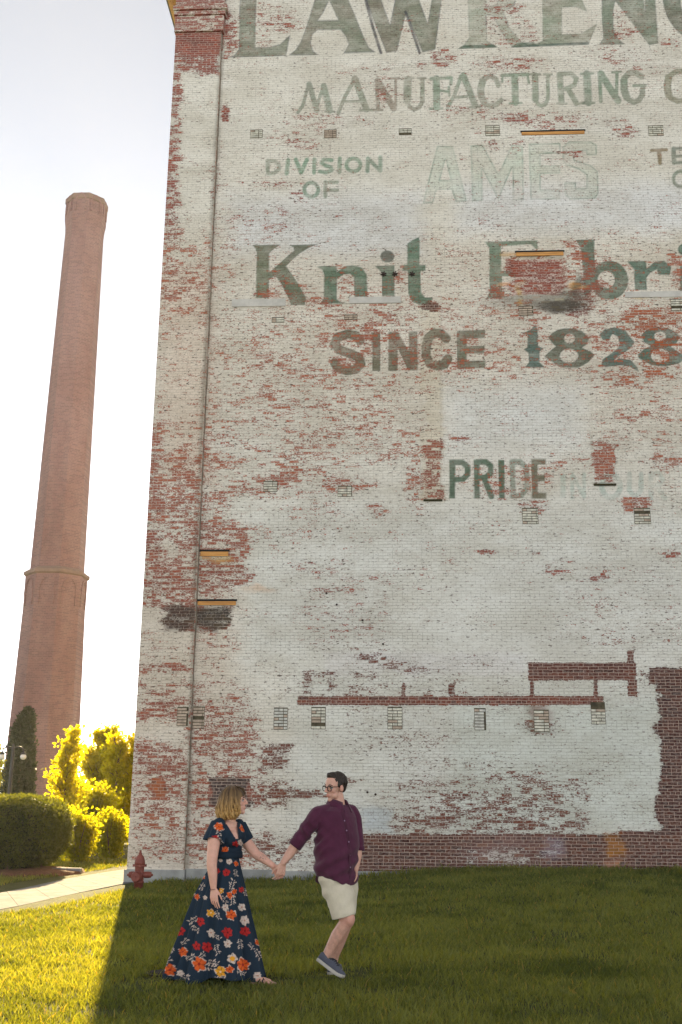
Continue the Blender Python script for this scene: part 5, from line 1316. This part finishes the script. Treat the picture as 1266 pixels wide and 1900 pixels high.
# hair: parted bob, brown at the roots and blond at the ends, built lock by lock
M_hairw = hair_mat('brown_blond_hair', lin(78, 60, 44), lin(200, 158, 96), lin(58, 44, 32))
rr = np.random.RandomState(17); hm = MB(); tones = []
hb_ = Body(); hb_.ball(pw(-.075, 0, .175), np.array((.435, .36, .375))*KW, RHw, 20); hb_.ball(pw(-.16, 0, -.10), np.array((.36, .34, .34))*KW, RHw, 20); hb_.ball(pw(-.20, 0, -.42), np.array((.30, .31, .30))*KW, RHw, 20)
hc = hb_.build('hair', M_hairw, wom); voxel(hc, .006, 4)
vv = verts(hc); lc = ((vv-OW)@RHw)/KW
fattr(hc.data, 'tone', np.clip(.25-.55*lc[:, 2]+.25*(vn(lc[:, 0]*9, lc[:, 1]*9, 3)-.5)*2, 0, 1))
nl = 170
for i in range(nl):
    a = rr.uniform(-1, 1)*math.radians(232/2) + math.pi          # round the back, leaving the face open
    side = math.cos(a), math.sin(a)
    front = math.cos(a) > -.05
    L_ = rr.uniform(.80, 1.02) if not front else rr.uniform(.72, .95)
    bot = -.56 - .10*rr.rand() if not front else -.44-.12*rr.rand()
    outx = -.08 + .50*side[0]; outy = .425*side[1]
    ph, am = rr.rand()*6.28, rr.uniform(.03, .085); depth = rr.uniform(.93, 1.06)
    pts = []
    for t in np.linspace(0, 1, 15):
        if t < .38:
            q = t/.38*math.pi/2; x = -.06 + (outx+.06)*math.sin(q)*depth; y = outy*math.sin(q)*depth; z = .19+(.375*depth)*math.cos(q)
        else:
            u_ = (t-.38)/.62; fl = 1 + .22*math.sin(u_*2.6)*(1 if not front else .25) - .16*u_**3
            x = -.06 + (outx+.06)*depth*fl; y = outy*depth*fl; z = .19 + (bot-.19)*u_
            w_a = am*min(1, u_*2)*math.sin(u_*10+ph); x += w_a*side[0]-w_a*.6*side[1]; y += w_a*side[1]+w_a*.6*side[0]
        pts.append(pw(x, y, z))
    th = np.array([.7+.5*math.sin(min(1, t*1.3)*math.pi*.5) for t in np.linspace(0, 1, 15)])*rr.uniform(.020, .034)*KW; th[-1] *= .25; th[-2] *= .7
    n0 = len(hm.V); hm.tube(pts, list(th), 6); base_t = rr.uniform(-.25, .25)
    tones += [np.clip(.02+base_t*.6+1.35*max(0, (k//6)/14-.25)**1.1+ .15*(k % 6 == 2), 0, 1) for k in range(len(hm.V)-n0)]
lo = hm.build('hair_locks', M_hairw, wom, True); fattr(lo.data, 'tone', tones)
# a front strand on the far side of the forehead
f_ = MB(); 
for k in range(4): f_.tube([pw(.05+.02*k, -.05-.03*k, .54), pw(.27+.02*k, .10+.02*k, .44), pw(.37, .17+.015*k, .27), pw(.36-.01*k, .22, .12), pw(.33, .235, .04)], [.012*KW*2, .022*KW*1.5, .02*KW*1.5, .016*KW, .006*KW], 6)
fo = f_.build('hair_fringe', M_hairw, wom, True); fattr(fo.data, 'tone', np.full(len(fo.data.vertices), .06))

# dress: pattern of orange, red and cream flowers with pale leaf sprays on navy
NAVY, ORG, REDF, CRM, YEL = lin(31, 46, 60), lin(214, 92, 36), lin(176, 40, 38), lin(206, 186, 172), lin(224, 156, 44)
FLW = [('o',545,440,38),('o',755,450,28),('r',520,540,24),('r',690,590,26),('o',600,640,30),('r',610,840,32),('r',535,825,24),('o',695,760,22),('r',740,990,26),('y',565,1000,24),('o',640,1040,28),('o',682,1005,24),('o',356,1050,26),('o',405,880,20),
 ('y',478,1190,34),('o',652,1205,42),('r',385,1265,36),('r',212,1350,40),('r',620,1358,46),('r',770,1350,42),('r',440,1485,44),('r',352,1480,34),('o',235,1530,38),('o',120,1685,48),('o',375,1635,58),('o',755,1640,54),('y',560,1700,44),('o',640,1680,30),('o',885,1445,26),('c',480,1365,36),('c',622,1455,36),('c',770,1258,40),('c',745,1140,34),('c',600,1145,30),('w',665,1590,44),('c',635,745,24),('c',425,1060,20),('c',205,1715,30),('c',735,580,26),('c',880,1740,34),('c',560,735,18)]
SPR = [(535,1210,38,1.2),(660,940,44,-1.2),(665,1080,40,1.5),(730,1460,40,1.5),(890,1550,46,1.1),(320,1250,44,2.6),(340,1330,36,.5),(530,1510,42,1.2),(460,1660,60,.2),(250,1740,40,.3),(130,1500,34,1.0),(105,1600,36,-.6),(545,490,34,1.3),(530,1400,34,.6),(395,1560,34,-.7),(300,1580,40,-.5),(500,1620,46,.3),(740,1710,36,.4),(400,960,30,-1),(590,1080,36,.9),(690,840,30,1.4),(345,930,24,-1.0),(250,1440,34,-.8),(830,1480,30,1),(555,1760,40,.1),(775,1010,26,1.4),(560,560,24,1)]
def pattern(px, py, v):
    X_ = (px-290)/.2133; Y_ = (py-1440)/.2133
    c = np.tile(NAVY, (len(px), 1)); jig = 9*(vn(X_*.07, Y_*.07, 2)-.5)
    X_ = X_ + 16*(fbm(X_*.022, Y_*.022, 71, 3)-.5); Y_ = Y_ + 16*(fbm(X_*.022, Y_*.022, 75, 3)-.5)
    def put(m_, col):
        c[m_] = col
    for (x, y, s, a) in SPR:
        near = (np.abs(X_-x) < s*2) & (np.abs(Y_-y) < s*2)
        if not near.any(): continue
        dx, dy = X_-x, Y_-y; ca, sa = math.cos(a), math.sin(a); lx, ly = dx*ca+dy*sa, -dx*sa+dy*ca
        for k in range(-2, 3):
            for sg in (1, -1):
                rv = math.sin(x*1.7+k*2.3+sg*5.1+y); cx, cy = k*s*.44+rv*s*.08, sg*s*(.30+.10*rv); aa = sg*(.7+.35*rv); ex = (lx-cx)*math.cos(aa)+(ly-cy)*math.sin(aa); ey = -(lx-cx)*math.sin(aa)+(ly-cy)*math.cos(aa)
                put(near & ((ex/(s*(.27+.10*rv)))**2+(ey/(s*(.10+.03*rv)))**2 < 1), CRM*(.9))
    for (t, x, y, s) in FLW:
        dx, dy = X_-x, Y_-y; r = np.hypot(dx, dy); near = r < s*1.5
        if not near.any(): continue
        ph = (x*.37+y*.11); a = np.arctan2(dy, dx)
        edge = s*(.80+.22*np.abs(np.cos(2.5*a+ph)))*(1+.10*np.sin(7*a+ph*2))+jig
        main = {'o': ORG, 'r': REDF, 'c': CRM, 'y': YEL, 'w': CRM}[t]
        if t in 'oy': put(near & (r < edge*1.16) & (np.sin(3*a+ph) > -.1), CRM*.95)
        put(near & (r < edge), main)
        sh_ = near & (r < edge*.97) & (np.cos(5*a+ph+r/s*2) > .72) & (r > s*.25); put(sh_, main*.55 if t != 'c' else CRM*.72)
        ce = near & (r < s*.22); put(ce, {'o': lin(150, 40, 26), 'r': lin(96, 20, 24), 'c': lin(170, 120, 100), 'y': lin(240, 210, 170), 'w': YEL}[t])
        if t == 'w': put(near & (r < s*.5), YEL)
    return c
def dress_mat():
    m, nt, b, out = newmat('floral_crepe'); g = NT(nt); o = g.obj()
    g.set(b.inputs['Base Color'], g.attr('print').outputs['Color']); b.inputs['Roughness'].default_value = .75; b.inputs['Specular IOR Level'].default_value = .2
    g.set(b.inputs['Normal'], g.bump(g.noise(g.map(o, (60, 60, 16)), 1.0, 3, .6), .2, .008)); return m
M_dress = dress_mat()
def paint_dress(o):
    vv = verts(o); W_ = vv+BW; d = (W_[:, 1]-YW)
    px, py = proj(np.stack([W_[:, 0], np.where(d > .06, 2*YW+.12-W_[:, 1], W_[:, 1]), W_[:, 2]], 1))
    px = px + np.where(d > .06, 37, 0); py = py + np.where(d > .06, 23, 0)
    cattr(o.data, 'print', pattern(px, py, vv))
# skirt
prof = [(1586, 405, 443), (1596, 401, 444.5), (1620, 383, 450), (1660, 362, 459), (1700, 347, 468.5), (1740, 332, 479), (1775, 318, 488), (1800, 309, 494), (1818, 303.5, 498)]
py_, pl_, pr_ = [np.array(a, float) for a in zip(*prof)]
nr, na = 230, 560
zt_, zb_ = float(w_(424, 1586)[2]), .035
q = np.arange(na)*2*math.pi/na; Vs = []
tilt_top, tilt_bot = 0, 0
for i in range(nr):
    t = i/(nr-1); z = zt_*(1-t)+zb_*t
    # photo row of the silhouette at this height
    yy = proj(BW+V3(0, 0, z))[1]; l, r_ = np.interp(yy, py_, pl_), np.interp(yy, py_, pr_)
    c = at_depth((l+r_)/2, yy, YW)-BW; hw = (r_-l)/2*PXW*1.0; dp = .115 + .20*t**.8
    A = .19*t**.7 + .02
    fold = (np.sin(q*13+1.2+.8*np.sin(q*3))*.55 + np.sin(q*22+t*1.3+2*np.sin(q*2+1))*.35 + np.sin(q*7-.9*t)*.5)
    f = 1 + A*(fold-.75)*.62
    swing = .05*t*t*np.sin(q*2+.6)
    x = c[0] + hw*np.cos(q)*f; y = -dp*np.sin(q)*f*(1+swing); 
    zz = z + t**3*(.016*np.sin(q*5+1)+.012*np.sin(q*9)) + t**4*.02*np.clip(np.sin(q), 0, 1) - t**4*.022*np.clip(-np.cos(q), 0, 1)
    Vs.append(np.stack([x, y, zz], 1))
Vs = np.concatenate(Vs); ii = np.arange(nr-1)[:, None]*na; jj = np.arange(na)[None]; j2 = (jj+1) % na
sk = bigmesh('dress_skirt', Vs, np.stack([ii+jj, ii+j2, ii+na+j2, ii+na+jj], -1).reshape(-1, 4), 4, M_dress, wom, True); paint_dress(sk)
# bodice, opened in a deep V
bo = Body()
rings = []
for px, py, la, de in ((423, 1526, .125, .070), (423, 1531, .165, .095), (424, 1540, .172, .112), (425, 1552, .168, .128), (425, 1562, .155, .118), (424, 1572, .138, .104), (424, 1581, .132, .100), (424, 1590, .136, .104)):
    rings.append(ring_b(w_(px, py), la, de, 40, None, Lw, Fw, .95))
bo.loft(rings); bo.ball(w_(430, 1556, -.10), (.073, .068, .072)); bo.ball(w_(438, 1553, .02), (.072, .068, .072))
bod = bo.build('dress_bodice', M_dress, wom); voxel(bod, .0055, 4)
bm = bmesh.new(); bm.from_mesh(bod.data); bm.faces.ensure_lookup_table()
VN = np.array([(414, 1518), (439, 1516), (443.5, 1557), (438, 1557)], float)
fc = np.array([f.calc_center_median() for f in bm.faces]); px, py = proj(fc+BW); dly = (fc[:, 1] < .12)
dele = ((poly_sdf(px, py, VN) < 0) & dly) | ((np.hypot(px-426, (py-1523)*1.2) < 13) & (py < 1529))
bmesh.ops.delete(bm, geom=[f for f, k in zip(bm.faces[:], dele) if k], context='FACES'); bm.to_mesh(bod.data); bm.free(); bod.data.update(); paint_dress(bod)
# waistband
wbnd = MB(); wbnd.loft([ring_b(w_(424, y), la, de, 40, None, Lw, Fw, .95) for y, la, de in ((1579, .134, .104), (1581, .140, .110), (1590, .143, .112), (1592, .136, .106))]); wo = wbnd.build('dress_waistband', M_dress, wom, True); cattr(wo.data, 'print', np.tile(NAVY*.8, (len(wo.data.vertices), 1)))
# flutter sleeves
def sleeve(top, bot, r0, r1, n, seed):
    t = unit(bot-top); e1 = unit(np.cross(t, V3(0, 1, 0))); e2 = np.cross(t, e1); rg = []
    for s in np.linspace(0, 1, 24):
        ring = []
        for q in np.arange(n)*2*math.pi/n:
            r = (r0 + (r1-r0)*s**.8)*(1 + .10*s*math.sin(q*7+seed)+.05*s*math.sin(q*11)); ring.append(top*(1-s)+bot*s + r*(math.cos(q)*e1*1.12+math.sin(q)*e2*.92) + V3(0, 0, -.012*s*math.cos(q*2+seed)))
        rg.append(ring)
    b_ = MB().loft(rg, cap=False); o = b_.build('dress_sleeve', M_dress, wom, True); paint_dress(o); return o
sleeve(w_(406, 1527, -.11), w_(396, 1561, -.17), .058, .080, 60, 1.0)
sleeve(w_(444, 1529, .11), w_(454.5, 1561, .13), .052, .066, 60, 2.5)
for p0_, r_ in ((w_(407, 1530, -.11), .058), (w_(443, 1531, .11), .054)):
    s_ = Body().ball(p0_, r_).build('dress_shoulder', M_dress, wom); voxel(s_, .006, 2); paint_dress(s_)
# sandal straps
M_strap = simple('black_leather', (.012, .010, .010), .45)
sa = MB()
sa.loft([[ft+tdir*x*.19+tsd*y+V3(0, 0, z-.03) for x, y in ((-.22, .02), (-.25, 0), (-.22, -.02), (.3, -.034), (.75, -.045), (1.02, -.03), (1.05, .01), (.9, .045), (.3, .036))] for z in (-.012, .001)])
sa.build('sandal_sole', M_strap, wom)
sa = MB()
for x, r in ((.05, .041), (.42, .041), (.70, .040)):
    c = ft + tdir*.19*x; sa.tube([c+tsd*r*math.cos(q)*1.1+V3(0, 0, r*math.sin(q)*(1.0-.25*x)-.012)+tdir*.02*math.sin(q)*(-1 if x > .5 else 1) for q in np.linspace(-.1, math.pi+.1, 12)], .0055, 6)
sa.tube([ft+tdir*.19*.42+tsd*.03+V3(0, 0, .03), ft+tdir*.19*.56+V3(0, 0, .032), ft+tdir*.19*.70-tsd*.03+V3(0, 0, .018)], .005, 6)
an = w_(465.5, 1813, -.10); sa.tube([an+V3(.038*math.cos(q), .038*math.sin(q), 0) for q in np.linspace(0, 2*math.pi, 14)], .005, 6)
sa.build('sandal_straps', M_strap, wom, True)
# thin bracelet
br_ = MB(); cw = w_(396.5, 1650, -.20); br_.tube([cw+V3(.031*math.cos(q), .028*math.sin(q), .004*math.cos(q)) for q in np.linspace(0, 2*math.pi, 18)], .0022, 6); br_.build('bracelet', simple('cord_red', (.12, .04, .04), .6), wom, True)
# ------------------------------------------------------------------ thin scattering volume added to stand in for lens glare round the chimney
hm_, hn, hb2, ho2 = newmat('glare_haze_air'); hn.nodes.remove(hb2)
pv = hn.nodes.new('ShaderNodeVolumePrincipled'); pv.inputs['Color'].default_value = (1, .97, .93, 1); pv.inputs['Density'].default_value = .0003; pv.inputs['Anisotropy'].default_value = .35
hn.links.new(pv.outputs[0], ho2.inputs['Volume'])
tag(MB().box(-1000, 1000, -400, 1900, -1.5, zh1+2.5).build('glare_haze', hm_), kind='stuff')
